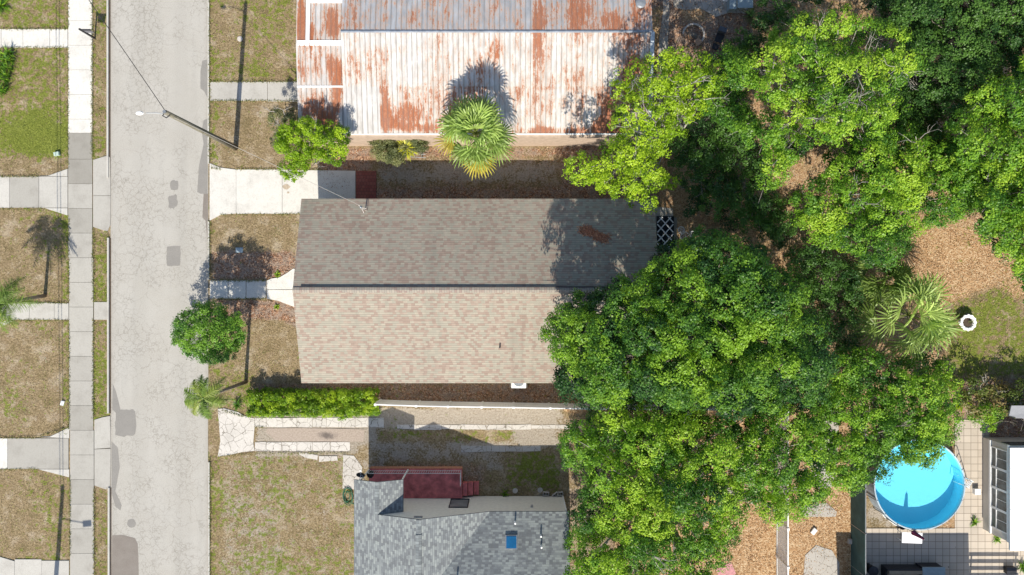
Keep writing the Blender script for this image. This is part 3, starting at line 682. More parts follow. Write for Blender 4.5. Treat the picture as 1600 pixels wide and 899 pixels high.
for (xc, zc, ya, yb, wd) in ((xm, zr, yg, -18.9, .15), (xpm, zp, yp, yg, .14)):
    cpm = MB(); cpm.slope([(xc-wd,yb,zc-.03),(xc,yb,zc+.025),(xc,ya,zc+.025),(xc-wd,ya,zc-.03)],(1,0,0),0.02); cpm.slope([(xc,yb,zc+.025),(xc+wd,yb,zc-.03),(xc+wd,ya,zc-.03),(xc,ya,zc+.025)],(1,0,0),0.02)
    cpm.build('ridge_cap', capm, groof)
rvv = MB(); rvv.slope([(xm-.18,-19,zr),(xm,-19,zr+.06),(xm,-14.45,zr+.06),(xm-.18,-14.45,zr)],(1,0,0),0.05); rvv.slope([(xm,-19,zr+.06),(xm+.18,-19,zr),(xm+.18,-14.45,zr),(xm,-14.45,zr+.06)],(1,0,0),0.05)
rvv.build('ridge_vent', capm, groof)
gw = MB(); gw.box(xl+.35, xE2-.12, yBk+.5, yg-0.14, -0.05, ze-.14)
gw.build('wall', M['stucco'], gh)
ga = MB(); pts = [(xl+.3, ze-.14),(xr_+.2, ze-.14),(xm, zr-.14)]; v = [(a,yg-.02,b) for a,b in pts]+[(a,yg-.14,b) for a,b in pts]
ga.add(v, [(0,1,2),(5,4,3),(0,3,4,1),(1,4,5,2),(2,5,3,0)]); ga.box(xl+.35, xE2-.12, yg-.135, yg-.02, 0, ze-.14); build_each(ga, 'gable_wall', M['stucco'], gh)
MB().tube([(xE2-.12,yg+.02,ze-.2),(xE2-.12,yg+.02,.2)],0.04,8).build('downpipe', M['trimwhite'], gh)
# window and vents on the cream wall
wf = MB(); wx0, wx1 = -3.86, -2.78
wf.box(wx0-.06, wx1+.06, yg-.02, yg+.03, 2.3, 2.38); wf.box(wx0-.06, wx1+.06, yg-.02, yg+.06, 0.74, 0.82); wf.box(wx0-.06, wx0, yg-.02, yg+.03, .82, 2.3); wf.box(wx1, wx1+.06, yg-.02, yg+.03, .82, 2.3)
wfo = wf.build('window', M['dark'], gh); MB().box(wx0, wx1, yg-.02, yg+.01, .82, 2.3).build('pane', simple('grey_glass', (0.16,0.18,0.18), 0.3, 0.3, 1.5), wfo)
MB().box(-5.80, -5.30, yg-.02, yg+.03, 3.98, 4.2).build('attic_vent', M['greymetal'], gh)
MB().box(1.15, 1.30, yg-.02, yg+.12, 2.1, 2.3).build('wall_lamp', M['rock'], gh)
# skylight and pipes on the roof
sx, sy = -0.04, -15.20; szb = ze+(yg-sy)*ms
sk = MB(); sk.slope([(sx-.36,sy-.38,szb+.38*ms+.14),(sx+.36,sy-.38,szb+.38*ms+.14),(sx+.36,sy+.38,szb-.38*ms+.14),(sx-.36,sy+.38,szb-.38*ms+.14)],(1,0,0),0.16)
sko = sk.build('skylight', M['greymetal'], groof)
sk = MB(); sk.slope([(sx-.30,sy-.32,szb+.32*ms+.17),(sx+.30,sy-.32,szb+.32*ms+.17),(sx+.30,sy+.32,szb-.32*ms+.17),(sx-.30,sy+.32,szb-.32*ms+.17)],(1,0,0),0.03); sk.build('lens', M['skyblue'], sko)
for px_, py_, hh in ((805,816,.42),(845,835,.34),(845.5,850,.38),(716,896,.4)):
    ax, ay, _ = at(px_, py_, 3.4); zb = ze+(yg-ay)*ms
    MB().cyl(ax, ay, zb-.02, zb+hh, 0.055, 10).build('vent_pipe', M['white'], groof)
# raised red porch
pch = MB(); px0, px1, pyn, pys = -9.20, -3.22, -11.70, -13.58
pch.box(px0, px1, pys, pyn, 0.42, 0.50); pfl = pch.build('porch_floor', M['redfloor'], gh)
MB().box(px0-.0, px1-.0, pys+.01, pyn+.04, -0.02, 0.418).build('porch_base', M['orangebrick'], gh)
for i in range(3):
    MB().box(px1+.02+i*.36, px1+.36+i*.36-.02, pys+.12, pys+.95, -0.02, 0.40-i*.13).build('step', M['redfloor'], gh)
def railing(p0, p1, z0, z1, n):
    mb = MB(); p0 = np.array(p0); p1 = np.array(p1)
    mb.tube([(*p0, z1), (*p1, z1)], 0.014, 6); mb.tube([(*p0, z0+.1), (*p1, z0+.1)], 0.010, 6)
    for i in range(n+1):
        q = p0+(p1-p0)*i/n; mb.tube([(*q, z0), (*q, z1)], 0.018 if i % n == 0 else 0.008, 5, cap=False)
    return mb
railing((px0+.08, pyn-.08), (px1-.06, pyn-.08), .5, 1.25, 40).build('railing', M['trimwhite'], gh)
railing((px1-.06, pyn-.08), (px1-.06, pys+.98), .5, 1.25, 8).build('railing', M['trimwhite'], gh)
pc = MB(); pc.cyl(xp1-.12, yp-.1, .5, ze-.15, .05, 8); pc.cyl(xp0+.35, yp-.1, .5, ze-.15, .05, 8); build_each(pc, 'porch_post', M['trimwhite'], gh)

# --- sunroom house, east
sh = thing('house', 'white roofed sunroom with a row of tall windows beside the round pool', 'house', (33, -13.5, 0))
wx = gx(1535.5); zt = 2.62; yN2 = gy(700, zt); yS2 = gy(861, zt); xr2 = gx(1578.5, zt)
print('sunroom x', wx, xr2, yN2, yS2)
yn_, ys_ = gy(697, 2.4), gy(848, 2.4)
MB().box(wx, wx+8, ys_, yn_, -0.02, 2.45).build('wall', simple('beige_siding', (0.60,0.56,0.50), 0.8, 0.05), sh)
rfw = MB(); xrr = wx-0.04
nb = 5
for i in range(4):
    for j in range(nb):
        a0 = xr2+i*2.2; b0 = yS2+(yN2-yS2)*j/nb; b1 = yS2+(yN2-yS2)*(j+1)/nb
        rfw.box(a0+.012, a0+2.188, b0+.012, b1-.012, zt-.05+.03*0, zt)
rfo = rfw.build('roof', M['roofwhite'], sh)
MB().box(xr2+.02, xr2+8.7, yS2+.02, yN2-.02, zt-.14, zt-.052).build('roof_edge', M['trimwhite'], sh)
q = MB(); q.box(wx-.10, xr2+.05, yn_-.05, yn_+.06, 2.35, 2.5); q.box(wx-.08, wx-.0, ys_, yn_, 2.30, 2.44); q.box(wx-.10, wx-.0, ys_, yn_, .72, .84); q.build('window_trim', M['white'], sh)
ywin = np.linspace(yn_-.35, ys_+.45, 5)
for a, b in zip(ywin[:-1], ywin[1:]):
    f = MB(); f.box(wx-.07, wx-.003, b, b+.07, .86, 2.28); f.box(wx-.07, wx-.003, a-.07, a, .86, 2.28); f.box(wx-.07, wx-.003, b+.07, a-.07, 1.28, 1.35)
    f.box(wx-.065, wx-.003, b+.07, a-.07, .845, .9); f.box(wx-.065, wx-.003, b+.07, a-.07, 2.24, 2.295); f.box(wx-.05, wx-.004, (a+b)/2-.015, (a+b)/2+.015, 1.35, 2.24)
    fo = f.build('window', M['white'], sh); MB().box(wx-.03, wx-.002, b+.07, a-.07, .9, 2.24).build('pane', M['winpane'], fo)
MB().box(wx+.2, wx+8, yn_+.003, yn_+.03, 1.4, 2.3).build('north_window', M['glass'], sh)

sd = thing('shed', 'small shed with pale grey roof half hidden under plants at the right edge', 'shed', at(1615, 655))
xa, ya = gx(1578, 2.2), gy(636, 2.2)
MB().box(xa+.5, xa+4, ya-.75, ya-.1, -.02, 2.0).build('wall', simple('grey_siding', (.25,.25,.26)), sd)
MB().slope([(xa,ya-.55,2.15),(xa+4.2,ya-1.5,2.15),(xa+4.2,ya+.1,2.35),(xa,ya+.1,2.35)],(1,0,0),.08).build('roof', simple('pale_grey_sheet', (0.22,0.225,0.24), 0.6, 0.08), sd)

# neighbour south of the terrace: its wall and eave throw the shade on the terrace
nh = thing('house', 'neighbouring house below the terrace, just outside the frame', 'house', (26.5, -24, 0))
hy = -(832-449.5)*H/K; shx = 1.045; he = 3.0
yeave = hy-he*shx*math.cos(SHADOW_AZ); xrt = gx(1513)-he*shx*math.sin(SHADOW_AZ)
MB().box(xrt-8.2, xrt-.4, yeave-8, yeave-.4, -.02, he-.1).build('wall', M['stucco'], nh)
MB().slope([(xrt-8.6,yeave,he),(xrt,yeave,he),(xrt,yeave-4.4,he+1.2),(xrt-8.6,yeave-4.4,he+1.2)],(1,0,0),.12).slope([(xrt-8.6,yeave-4.4,he+1.2),(xrt,yeave-4.4,he+1.2),(xrt,yeave-8.8,he),(xrt-8.6,yeave-8.8,he)],(1,0,0),.12).build('roof', M['shingle_grey'], nh)
pg = thing('pergola', 'open slatted pergola beside the neighbouring house, outside the frame', 'pergola', (xrt+2, yeave, 0))
pb = MB(); yp0 = -(862-449.5)*H/K-2.4*shx
for i in range(7): pb.box(xrt+.1, xrt+3.3, yp0-.15-i*.45, yp0-i*.45, 2.3, 2.4)
pb.build('slats', M['trimwhite'], pg)
pb = MB(); [pb.box(a, a+.1, b, b+.1, 0, 2.3) for a in (xrt+.2, xrt+3.1) for b in (yp0-.2, yp0-2.8)]; build_each(pb, 'post', M['trimwhite'], pg)

# ------------------------------------------------------------------ fences
def vinyl_fence(label, pts, h=1.8, step=2.4):
    t = thing('fence', label, 'fence', (pts[0][0], pts[0][1], 0), 'white vinyl privacy fences')
    for (a, b) in zip(pts[:-1], pts[1:]):
        a = np.array(a); b = np.array(b); L = np.linalg.norm(b-a); d = (b-a)/L; rot = math.atan2(d[1], d[0])
        c = (a+b)/2; mb = MB(); nb = int(L/0.16)
        for i in range(nb):
            q = a+d*(i+.5)*L/nb; mb.rbox(q[0], q[1], L/nb-.006, .03, .05, h-.1, rot)
        mb.build('panel', M['white'], t)
        build_each(MB().rbox(c[0], c[1], L, .07, h-.1, h, rot).rbox(c[0], c[1], L, .07, .03, .14, rot), 'rail', M['white'], t)
        MB().rbox(a[0], a[1], .14, .14, 0, h+.06, rot).build('post', M['white'], t)
    return t
f1 = [(-8.55, -7.33), (-6.0, -7.42), (-4.0,-7.46), (-1.9,-7.49), (0.1,-7.52), (2.4,-7.56), (4.8,-7.60), (7.2,-7.62), (9.6,-7.65), (12,-7.66), (14.6,-7.67), (17.1,-7.70)]
vinyl_fence('white vinyl privacy fence running along the drive from the clipped hedge to under the trees', f1)
f2 = [(17.25, -7.8), (17.25, -10.2), (17.25,-12.6), (17.25, -15.1), (17.25, -17.5), (17.27,-20.0), (17.27,-22.4)]
vinyl_fence('white vinyl privacy fence running up from the bottom edge between two leaf strewn yards', f2, 1.85)
t = thing('fence', 'dark green screened wire fence beside the round pool', 'fence', (22.1, -8, 0))
ys2 = [-7.9, -10.2, -12.6, -15.4, -18.1, -20.6]
for a, b in zip(ys2[:-1], ys2[1:]):
    MB().box(22.07, 22.10, b+.03, a-.03, .04, 1.78).build('screen', M['screen'], t)
    MB().cyl(22.1, a, 0, 1.9, .035, 8).build('post', M['greymetal'], t)
MB().tube([(22.11,-7.9,1.83),(22.11,-20.6,1.83)],.028,8).build('rail', M['greymetal'], t)

# ------------------------------------------------------------------ foliage
def leaves_np(cent, size, wid, col_, upbias=0.6, rs=RS, out=None):
    """diamond leaf per centre: returns V,F,colour; out = direction the leaf tends to face"""
    n = len(cent)
    nrm = rs.normal(size=(n, 3)); nrm /= np.linalg.norm(nrm, axis=1)[:, None]
    if out is not None: nrm = nrm*.75+out*.95
    nrm[:, 2] = np.abs(nrm[:, 2])*.8+upbias; nrm /= np.linalg.norm(nrm, axis=1)[:, None]
    a = np.cross(nrm, rs.normal(size=(n, 3))); a /= np.linalg.norm(a, axis=1)[:, None]
    b = np.cross(nrm, a)
    L = size*rs.uniform(.7, 1.3, n)[:, None]; W = wid*rs.uniform(.7, 1.3, n)[:, None]
    V = np.stack([cent-a*L/2, cent+b*W/2-a*L*.08, cent+a*L/2, cent-b*W/2-a*L*.08], 1).reshape(-1, 3)
    F = np.arange(4*n).reshape(n, 4)
    Cc = np.repeat(col_, 4, axis=0)
    return V, F, Cc
def mixcol(t, stops):
    t = np.clip(t, 0, 1); xs = [s_[0] for s_ in stops]
    return np.stack([np.interp(t, xs, [s_[1][k] for s_ in stops]) for k in range(3)], 1)
PAL = {
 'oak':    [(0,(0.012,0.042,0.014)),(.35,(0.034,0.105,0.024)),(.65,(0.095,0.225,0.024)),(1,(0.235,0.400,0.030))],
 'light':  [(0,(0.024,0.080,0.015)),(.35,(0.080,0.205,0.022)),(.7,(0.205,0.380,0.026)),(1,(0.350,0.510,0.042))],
 'dark':   [(0,(0.012,0.042,0.017)),(.5,(0.040,0.110,0.027)),(1,(0.100,0.210,0.034))],
 'lime':   [(0,(0.060,0.130,0.008)),(.5,(0.210,0.360,0.012)),(1,(0.400,0.550,0.030))],
 'street': [(0,(0.018,0.065,0.014)),(.5,(0.068,0.190,0.028)),(1,(0.200,0.370,0.042))],
 'olive':  [(0,(0.060,0.075,0.030)),(.5,(0.140,0.165,0.065)),(1,(0.270,0.275,0.110))],
 'hedge':  [(0,(0.035,0.090,0.005)),(.5,(0.165,0.300,0.010)),(1,(0.370,0.500,0.025))],
 'yellow': [(0,(0.200,0.230,0.012)),(.5,(0.560,0.560,0.035)),(1,(0.720,0.680,0.110))],
 'mixed':  [(0,(0.040,0.060,0.020)),(.4,(0.12,0.18,0.03)),(.8,(0.26,0.21,0.08)),(1,(0.38,0.24,0.10))],
}
def clump_leaves(clumps, pal, leaf=0.15, dens=1.0, rs=RS, subr=0.30, upbias=.35, flat=.75):
    Vc = []; Tc = []; Oc = []
    for (x, y, z, r, t) in clumps:
        ns = max(4, int(2.1*(r/subr)**2*dens))
        d = rs.normal(size=(ns, 3)); d /= np.linalg.norm(d, axis=1)[:, None]; d[:, 2] = np.where(d[:, 2] < -.15, -d[:, 2], d[:, 2])
        sc = np.array((x, y, z))+d*np.array((1, 1, flat))*r*rs.uniform(.5, 1.05, (ns, 1))**.5
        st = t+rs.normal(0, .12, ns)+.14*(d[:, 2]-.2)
        nl = max(10, int(8*(subr/leaf)**2))
        off = rs.normal(size=(ns, nl, 3)); off /= np.linalg.norm(off, axis=2)[:, :, None]
        o_ = off*.5+d[:, None, :]*.8
        off *= (subr*rs.uniform(.15, 1, (ns, nl, 1))**.5)*rs.uniform(.7, 1.35, (ns, 1, 1)); off[:, :, 2] *= .6
        Vc.append((sc[:, None, :]+off).reshape(-1, 3)); Tc.append((st[:, None]+rs.normal(0, .09, (ns, nl))).ravel()); Oc.append(o_.reshape(-1, 3))
    V = np.concatenate(Vc); T = np.concatenate(Tc)
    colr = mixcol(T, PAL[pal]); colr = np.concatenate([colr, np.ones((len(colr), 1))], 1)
    return leaves_np(V, leaf, leaf*.66, colr, upbias, rs, np.concatenate(Oc))
def place_clumps(poly, zc, dome, drop, spacing, r0, r1, tmean, tvar, rs=RS, edge=.45, ntry=5000, holes=(), zedge=3.0):
    """fill an outline (plan units at crown height) with leaf clumps lying on an uneven dome"""
    P = np.array(poly, float); lo = P.min(0); hi = P.max(0); out = []
    s_ = (H-zc)/K
    cand = lo+rs.rand(ntry, 2)*(hi-lo); ins = inside(cand, poly); cand = cand[ins]; ed = edge_dist(cand, poly)*s_
    for p, e in zip(cand, ed):
        r = rs.uniform(r0, r1)
        if e < r*edge: continue
        bad = False
        for hx, hy_, hr in holes:
            if (p[0]-hx)**2+(p[1]-hy_)**2 < (hr+r*16)**2: bad = True
        if bad: continue
        z = zc+dome*(1-math.exp(-e/zedge))-rs.rand()**1.2*drop
        x, y = gx(p[0], z), gy(p[1], z)
        if any((x-o[0])**2+(y-o[1])**2+.5*(z-o[2])**2 < (spacing*(r+o[3])/(r0+r1))**2 for o in out): continue
        out.append((x, y, z, r, tmean+rs.normal(0, tvar)))
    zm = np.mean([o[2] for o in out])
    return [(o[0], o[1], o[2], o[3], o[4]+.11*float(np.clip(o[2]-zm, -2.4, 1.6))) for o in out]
def limbs(clumps, base, r, fork=.4, rs=RS, lean=0.0):
    """trunk mesh and branches mesh reaching every clump"""
    base = np.array(base, float); Cn = np.array([c[:3] for c in clumps]); top = Cn.mean(0)
    zf = base[2]+(top[2]-base[2])*fork
    fk = np.array((base[0]+(top[0]-base[0])*.25, base[1]+(top[1]-base[1])*.25, zf))
    tb = MB(); mid = (base+fk)/2+np.array((rs.uniform(-.12, .12), rs.uniform(-.12, .12), 0))
    tb.tube([base+np.array((0, 0, -.1)), base+np.array((0, 0, .25)), mid, fk], [r*1.5, r*1.1, r*.92, r*.85], 10)
    ang = np.arctan2(Cn[:, 1]-fk[1], Cn[:, 0]-fk[0]); k = max(4, min(9, len(clumps)//7+3))
    bins = ((ang+math.pi)/(2*math.pi)*k).astype(int) % k
    br = MB()
    for b in range(k):
        idx = np.where(bins == b)[0]
        if not len(idx): continue
        cm = Cn[idx].mean(0); j1 = fk+(cm-fk)*.55+np.array((rs.uniform(-.3, .3), rs.uniform(-.3, .3), .15))
        ctr = fk+(cm-fk)*.28+np.array((rs.uniform(-.2, .2), rs.uniform(-.2, .2), .35))
        q1 = (fk+ctr)/2+rs.normal(size=3)*.14; q2 = (ctr+j1)/2+rs.normal(size=3)*.22
        br.tube([fk, q1, ctr, q2, j1], [r*.55, r*.5, r*.44, r*.38, r*.30], 7)
        for i in idx:
            e = Cn[i]+np.array((0, 0, -.45*clumps[i][3])); st_ = (ctr, q2, j1)[rs.randint(3)]; m0 = st_+(e-st_)*.3+rs.uniform(-.25, .25, 3); m1 = st_+(e-st_)*.65+rs.uniform(-.28, .28, 3)
            br.tube([st_, m0, m1, e], [r*.24, r*.17, r*.10, r*.05], 5)
            for _ in range(1):
                e2 = e+np.array((rs.normal()*.6, rs.normal()*.6, rs.uniform(.05, .5)))*clumps[i][3]
                br.tube([e, (e+e2)/2+rs.normal(size=3)*.06, e2], [r*.05, r*.035, .008], 4)
    return tb, br
def tree(label, base, poly, zc, dome=1.5, drop=2.5, spacing=1.25, r=(.8, 1.4), pal='oak', t=(.5, .16), trunk=.22, leaf=.12, dens=1.0, group=None, name='tree', cat='tree', twigs=0, holes=(), seed=1, fork=.4, subr=.30, zedge=3.0, zb=0):
    rs = np.random.RandomState(seed)
    cl = place_clumps(poly, zc, dome, drop, spacing, r[0], r[1], t[0], t[1], rs, holes=holes, zedge=zedge)
    b = at(base[0], base[1], 0)
    o = thing(name, label, cat, b, group)
    tb, br = limbs(cl, b, trunk, fork, rs)
    cen = np.mean(np.array([c[:2] for c in cl]), 0); big = sorted(cl, key=lambda c: (c[0]-cen[0])**2+(c[1]-cen[1])**2)[:max(4, len(cl)*2//3)]
    for _ in range(twigs//3):
        c = big[rs.randint(len(big))]; s0 = np.array(c[:3])+np.array((0, 0, -.45*c[3])); a = rs.uniform(0, 6.28); L = rs.uniform(1.0, 2.0)*min(1.0, c[3]+.2)
        def arm(p, d, ln, r_, dep):
            e = p+d*ln*.5+rs.normal(size=3)*.05; f = p+d*ln+rs.normal(size=3)*.06
            br.tube([p, e, f], [r_, r_*.75, r_*.4], 4)
            if dep:
                for _k in range(rs.randint(2, 4)):
                    d2 = d+rs.normal(size=3)*np.array((.5, .5, .2)); d2 /= np.linalg.norm(d2); arm(e+(f-e)*rs.rand(), d2, ln*.7, r_*.5, dep-1)
        d = np.array((math.cos(a)*.8, math.sin(a)*.8, .62)); arm(s0, d/np.linalg.norm(d), L*.8, .042, 2)
    tb.build('trunk', M['bark'], o, smooth=True); br.build('branches', M['twig' if twigs > 8 else 'bark'], o, smooth=True)
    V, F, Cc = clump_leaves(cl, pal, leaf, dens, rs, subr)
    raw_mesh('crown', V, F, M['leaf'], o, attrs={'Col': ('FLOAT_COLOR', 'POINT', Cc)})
    return o, cl

G = 'shade trees behind the houses'
tree('broad dark green oak overhanging the east end of the tan shingle roof', (1065,520), [(862,500),(880,465),(940,448),(985,432),(1020,398),(1070,380),(1110,362),(1165,372),(1200,395),(1240,430),(1262,480),(1290,530),(1296,580),(1270,630),(1180,645),(1080,640),(985,628),(905,635),(880,605),(868,560),(858,530)],
     9.2, 2.2, 4.2, 1.22, (.7, 1.35), 'oak', (.52, .24), .34, .12, 1.3, G, seed=3, zedge=1.0, holes=((1095,500,9),(1105,505,10)))
tree('large bright green oak south of the vinyl fence with grey limbs showing in a gap', (1010,740), [(882,680),(905,645),(985,625),(1080,640),(1180,640),(1265,645),(1300,690),(1305,740),(1290,780),(1215,812),(1165,800),(1150,830),(1165,860),(1120,890),(1125,980),(900,980),(890,900),(885,830),(905,790),(915,745),(888,715)],
     7.6, 2.4, 4.6, 1.30, (.7, 1.3), 'light', (.44, .22), .32, .12, 1.05, G, seed=5, holes=((1005,733,9),(975,742,5),(1062,850,5),(1060,885,8),(1095,745,3),(1150,740,6)), twigs=10)
tree('mid green tree reaching over the north edge of the round pool', (1370,650), [(1270,560),(1330,545),(1380,560),(1440,575),(1490,600),(1490,655),(1488,700),(1450,722),(1435,735),(1405,722),(1375,742),(1330,765),(1305,755),(1295,700),(1270,640)],
     6.0, 1.6, 2.6, 1.10, (.7, 1.2), 'light', (.40, .18), .24, .12, 1.05, G, seed=8, twigs=6, holes=((1322,668,12),(1285,595,12)))
tree('sparse yellow green tree with pale limbs beside the rusted metal roof', (1040,240), [(868,245),(905,248),(950,215),(965,160),(958,118),(985,95),(1040,78),(1090,80),(1132,108),(1120,150),(1095,175),(1060,215),(1035,245),(1060,275),(1045,292),(1015,328),(985,320),(960,300),(915,292),(890,275)],
     7.2, 1.5, 2.4, .98, (.55, 1.0), 'lime', (.60, .18), .20, .12, .70, G, seed=12, twigs=56, subr=.26)
tree('wide pale green tree with silvery twigs above the leaf strewn backyard', (1290,190), [(1150,120),(1160,85),(1200,60),(1235,25),(1290,30),(1320,18),(1380,38),(1425,72),(1432,105),(1400,140),(1420,180),(1390,200),(1350,195),(1320,230),(1270,220),(1240,250),(1215,300),(1190,280),(1175,230),(1150,200),(1180,160)],
     9.0, 1.6, 3.8, 1.22, (.65, 1.15), 'light', (.54, .20), .30, .12, .95, G, seed=15, twigs=90, holes=((1285,125,3),(1345,130,2),(1235,110,2)))
tree('rounded mid green tree between the pale twiggy tree and the open lawn', (1400,300), [(1230,330),(1245,270),(1290,240),(1340,215),(1410,190),(1470,215),(1530,250),(1535,310),(1490,340),(1432,358),(1405,390),(1380,410),(1340,385),(1300,395),(1260,370)],
     7.2, 1.8, 3.6, 1.22, (.75, 1.25), 'light', (.46, .20), .28, .12, 1.0, G, seed=18, twigs=18, holes=((1285,260,10),(1272,285,9)))
tree('tall green tree filling the right edge above the white planter lawn', (1570,300), [(1500,170),(1550,120),(1610,90),(1720,100),(1720,500),(1620,470),(1605,448),(1575,415),(1540,368),(1512,335),(1485,290),(1470,230)],
     8.2, 1.8, 3.8, 1.22, (.8, 1.35), 'light', (.50, .20), .30, .12, 1.0, G, seed=21, twigs=30)
tree('shadowy deep green tree in the top right corner', (1520,60), [(1400,20),(1430,-50),(1530,-90),(1720,-90),(1720,90),(1610,85),(1550,125),(1500,170),(1460,190),(1430,150),(1420,90)],
     6.4, 1.2, 3.2, 1.15, (.8, 1.3), 'dark', (.62, .2), .28, .12, 1.0, G, seed=24, twigs=6)
tree('small dark tree in shade right behind the north side of the patio', (1130,250), [(1040,235),(1080,200),(1120,165),(1170,180),(1200,240),(1215,300),(1240,350),(1230,385),(1180,375),(1130,360),(1090,345),(1060,320),(1055,280)],
     4.2, .9, 2.2, 1.05, (.65, 1.1), 'dark', (.60, .2), .16, .115, .95, G, seed=27, twigs=14, holes=((1115,352,8),(1160,370,6),(1070,300,8)))
tree('mid green tree between the sparse yellow green tree and the pale twiggy one', (1150,160), [(1095,90),(1140,70),(1175,95),(1165,140),(1185,190),(1150,215),(1110,195),(1095,150)],
     6.2, .9, 1.8, 1.05, (.6, 1.0), 'light', (.40, .18), .18, .115, 1.0, G, seed=30)
tree('low dark green tree between the broad oak and the fan palm', (1300,470), [(1225,400),(1270,375),(1330,395),(1345,430),(1350,480),(1330,520),(1345,545),(1300,560),(1275,500),(1255,450)],
     4.0, .8, 1.8, 1.05, (.6, 1.0), 'dark', (.70, .2), .15, .115, .95, G, seed=33, twigs=8, holes=((1310,430,9),(1308,500,10),(1300,540,8)))
tree('dark bushy tree at the top edge left of the corner tree', (1400,10), [(1350,-80),(1470,-80),(1480,10),(1470,70),(1430,75),(1385,40),(1345,10)],
     4.2, .8, 1.8, 1.1, (.7, 1.1), 'dark', (.45, .18), .15, .115, .95, G, seed=36)
tree('dark shrubby tree at the top beside the white table', (1200,30), [(1150,60),(1180,20),(1190,-40),(1300,-60),(1310,0),(1260,20),(1230,30),(1205,60),(1170,85)],
     3.6, .7, 1.6, 1.05, (.6, 1.0), 'dark', (.55, .2), .12, .115, .9, G, seed=39, holes=((1245,8,12),(1290,10,12)))
tree('mid green undergrowth tree in the middle of the wooded backyard', (1460,200), [(1380,140),(1440,120),(1480,170),(1490,230),(1450,250),(1400,220)],
     5.2, .8, 2.4, 1.1, (.7, 1.1), 'dark', (.62, .2), .18, .115, .95, G, seed=41, twigs=14)
# shrubs and smaller trees
tree('small round dense street tree standing by the kerb below the front walk', (368,508), [(268,520),(275,495),(295,480),(325,474),(352,478),(375,495),(381,520),(378,545),(360,560),(335,568),(310,564),(290,552),(275,538)],
     3.9, 1.1, 2.2, .60, (.26, .55), 'street', (.62, .22), .09, .10, 1.2, None, seed=44, subr=.22, zedge=.8, fork=.55)
tree('lime green lollipop clumped shrub with bare twigs at the corner of the rusted roof', (480,232), [(440,205),(455,190),(490,188),(510,198),(535,188),(546,215),(540,245),(520,256),(500,245),(470,268),(455,285),(440,268),(452,245),(430,232)],
     4.2, .6, 1.0, .60, (.36, .60), 'lime', (.46, .2), .08, .10, 1.5, None, 'shrub', 'shrub', 10, seed=47, subr=.17, zedge=.6)
tree('greyish half bare shrub left of the lime green clumped shrub', (440,205), [(418,180),(440,165),(470,178),(475,205),(455,225),(440,245),(422,225)],
     3.2, .3, 1.2, .6, (.25, .45), 'olive', (.55, .2), .04, .08, .7, None, 'shrub', 'shrub', 34, seed=50, subr=.2, zedge=.6)
tree('olive green bushy shrub against the tan wall under the metal eave', (600,228), [(578,215),(595,206),(640,206),(668,212),(665,235),(640,238),(625,255),(600,252),(582,240)],
     1.5, .4, .7, .42, (.3, .5), 'olive', (.5, .18), .04, .085, 1.5, None, 'shrub', 'shrub', 8, seed=53, subr=.18, zedge=.6)
tree('mottled red and green tropical shrubs right of the stone path near the shed', (1545,615), [(1480,600),(1530,590),(1560,600),(1640,600),(1640,650),(1590,655),(1560,640),(1530,650),(1500,635),(1478,620)],
     1.7, .4, 1.0, .75, (.4, .7), 'mixed', (.55, .25), .05, .15, 1.0, None, 'shrub', 'shrub', 16, seed=56, zedge=.6)
tree('bright green round shrub at the head of the paved path by the sunroom', (1538,650), [(1508,645),(1530,630),(1560,635),(1566,655),(1550,672),(1525,668)],
     1.5, .4, .6, .55, (.3, .5), 'light', (.55, .16), .04, .10, 1.1, None, 'shrub', 'shrub', 3, seed=59, subr=.2, zedge=.6)
tree('low mid green saplings between the oak arm and the mottled shrubs', (1440,590), [(1400,545),(1450,560),(1490,570),(1500,600),(1470,612),(1420,590)],
     2.6, .4, 1.2, .8, (.5, .8), 'light', (.40, .2), .06, .13, 1.0, None, 'shrub', 'shrub', 5, seed=61)
tree('thin dark shrub on the brown leaf litter behind the fire ring', (1165,70), [(1130,85),(1150,60),(1175,55),(1200,80),(1180,110),(1140,110)],
     2.6, .4, 1.2, .85, (.5, .8), 'dark', (.55, .2), .07, .12, 1.0, None, 'shrub', 'shrub', 6, seed=63)

# clipped hedge
def hedge():
    rs = np.random.RandomState(70); o = thing('hedge', 'clipped lime green hedge lining the front of the strip drive', 'hedge', at(486, 630))
    x0, x1 = gx(384, 1.1), gx(590, 1.1); y0, y1 = gy(650, 1.1), gy(613, 1.1)
    cl = []
    for x in np.arange(x0+.25, x1-.1, .34):
        for y in np.arange(y0+.2, y1-.05, .34):
            cl.append((x+rs.normal()*.06, y+rs.normal()*.06+.04*math.sin(x*1.3), .85+rs.normal()*.13+.08*math.sin(x*2.1+y), rs.uniform(.24,.36), .52+rs.normal()*.2))
    V, F, Cc = clump_leaves(cl, 'hedge', .10, 1.6, rs, .15, .4, 1.0)
    raw_mesh('foliage', V, F, M['leaf'], o, attrs={'Col': ('FLOAT_COLOR', 'POINT', Cc)})
    side = []
    for x in np.arange(x0+.1, x1, .4):
        for z in (.2, .55):
            for y in (y0+.12, y1-.12): side.append((x, y, z, .25, .35+rs.normal()*.1))
    V, F, Cc = clump_leaves(side, 'hedge', .10, 1.3, rs, .15, .3, 1.0)
    raw_mesh('side_foliage', V, F, M['leaf'], o, attrs={'Col': ('FLOAT_COLOR', 'POINT', Cc)})
    st = MB(); 
    for x in np.arange(x0+.3, x1-.2, .5): st.tube([(x, (y0+y1)/2, 0), (x+rs.normal()*.05, (y0+y1)/2, .7)], [.03, .015], 5)
    st.build('stems', M['bark'], o)
hedge()

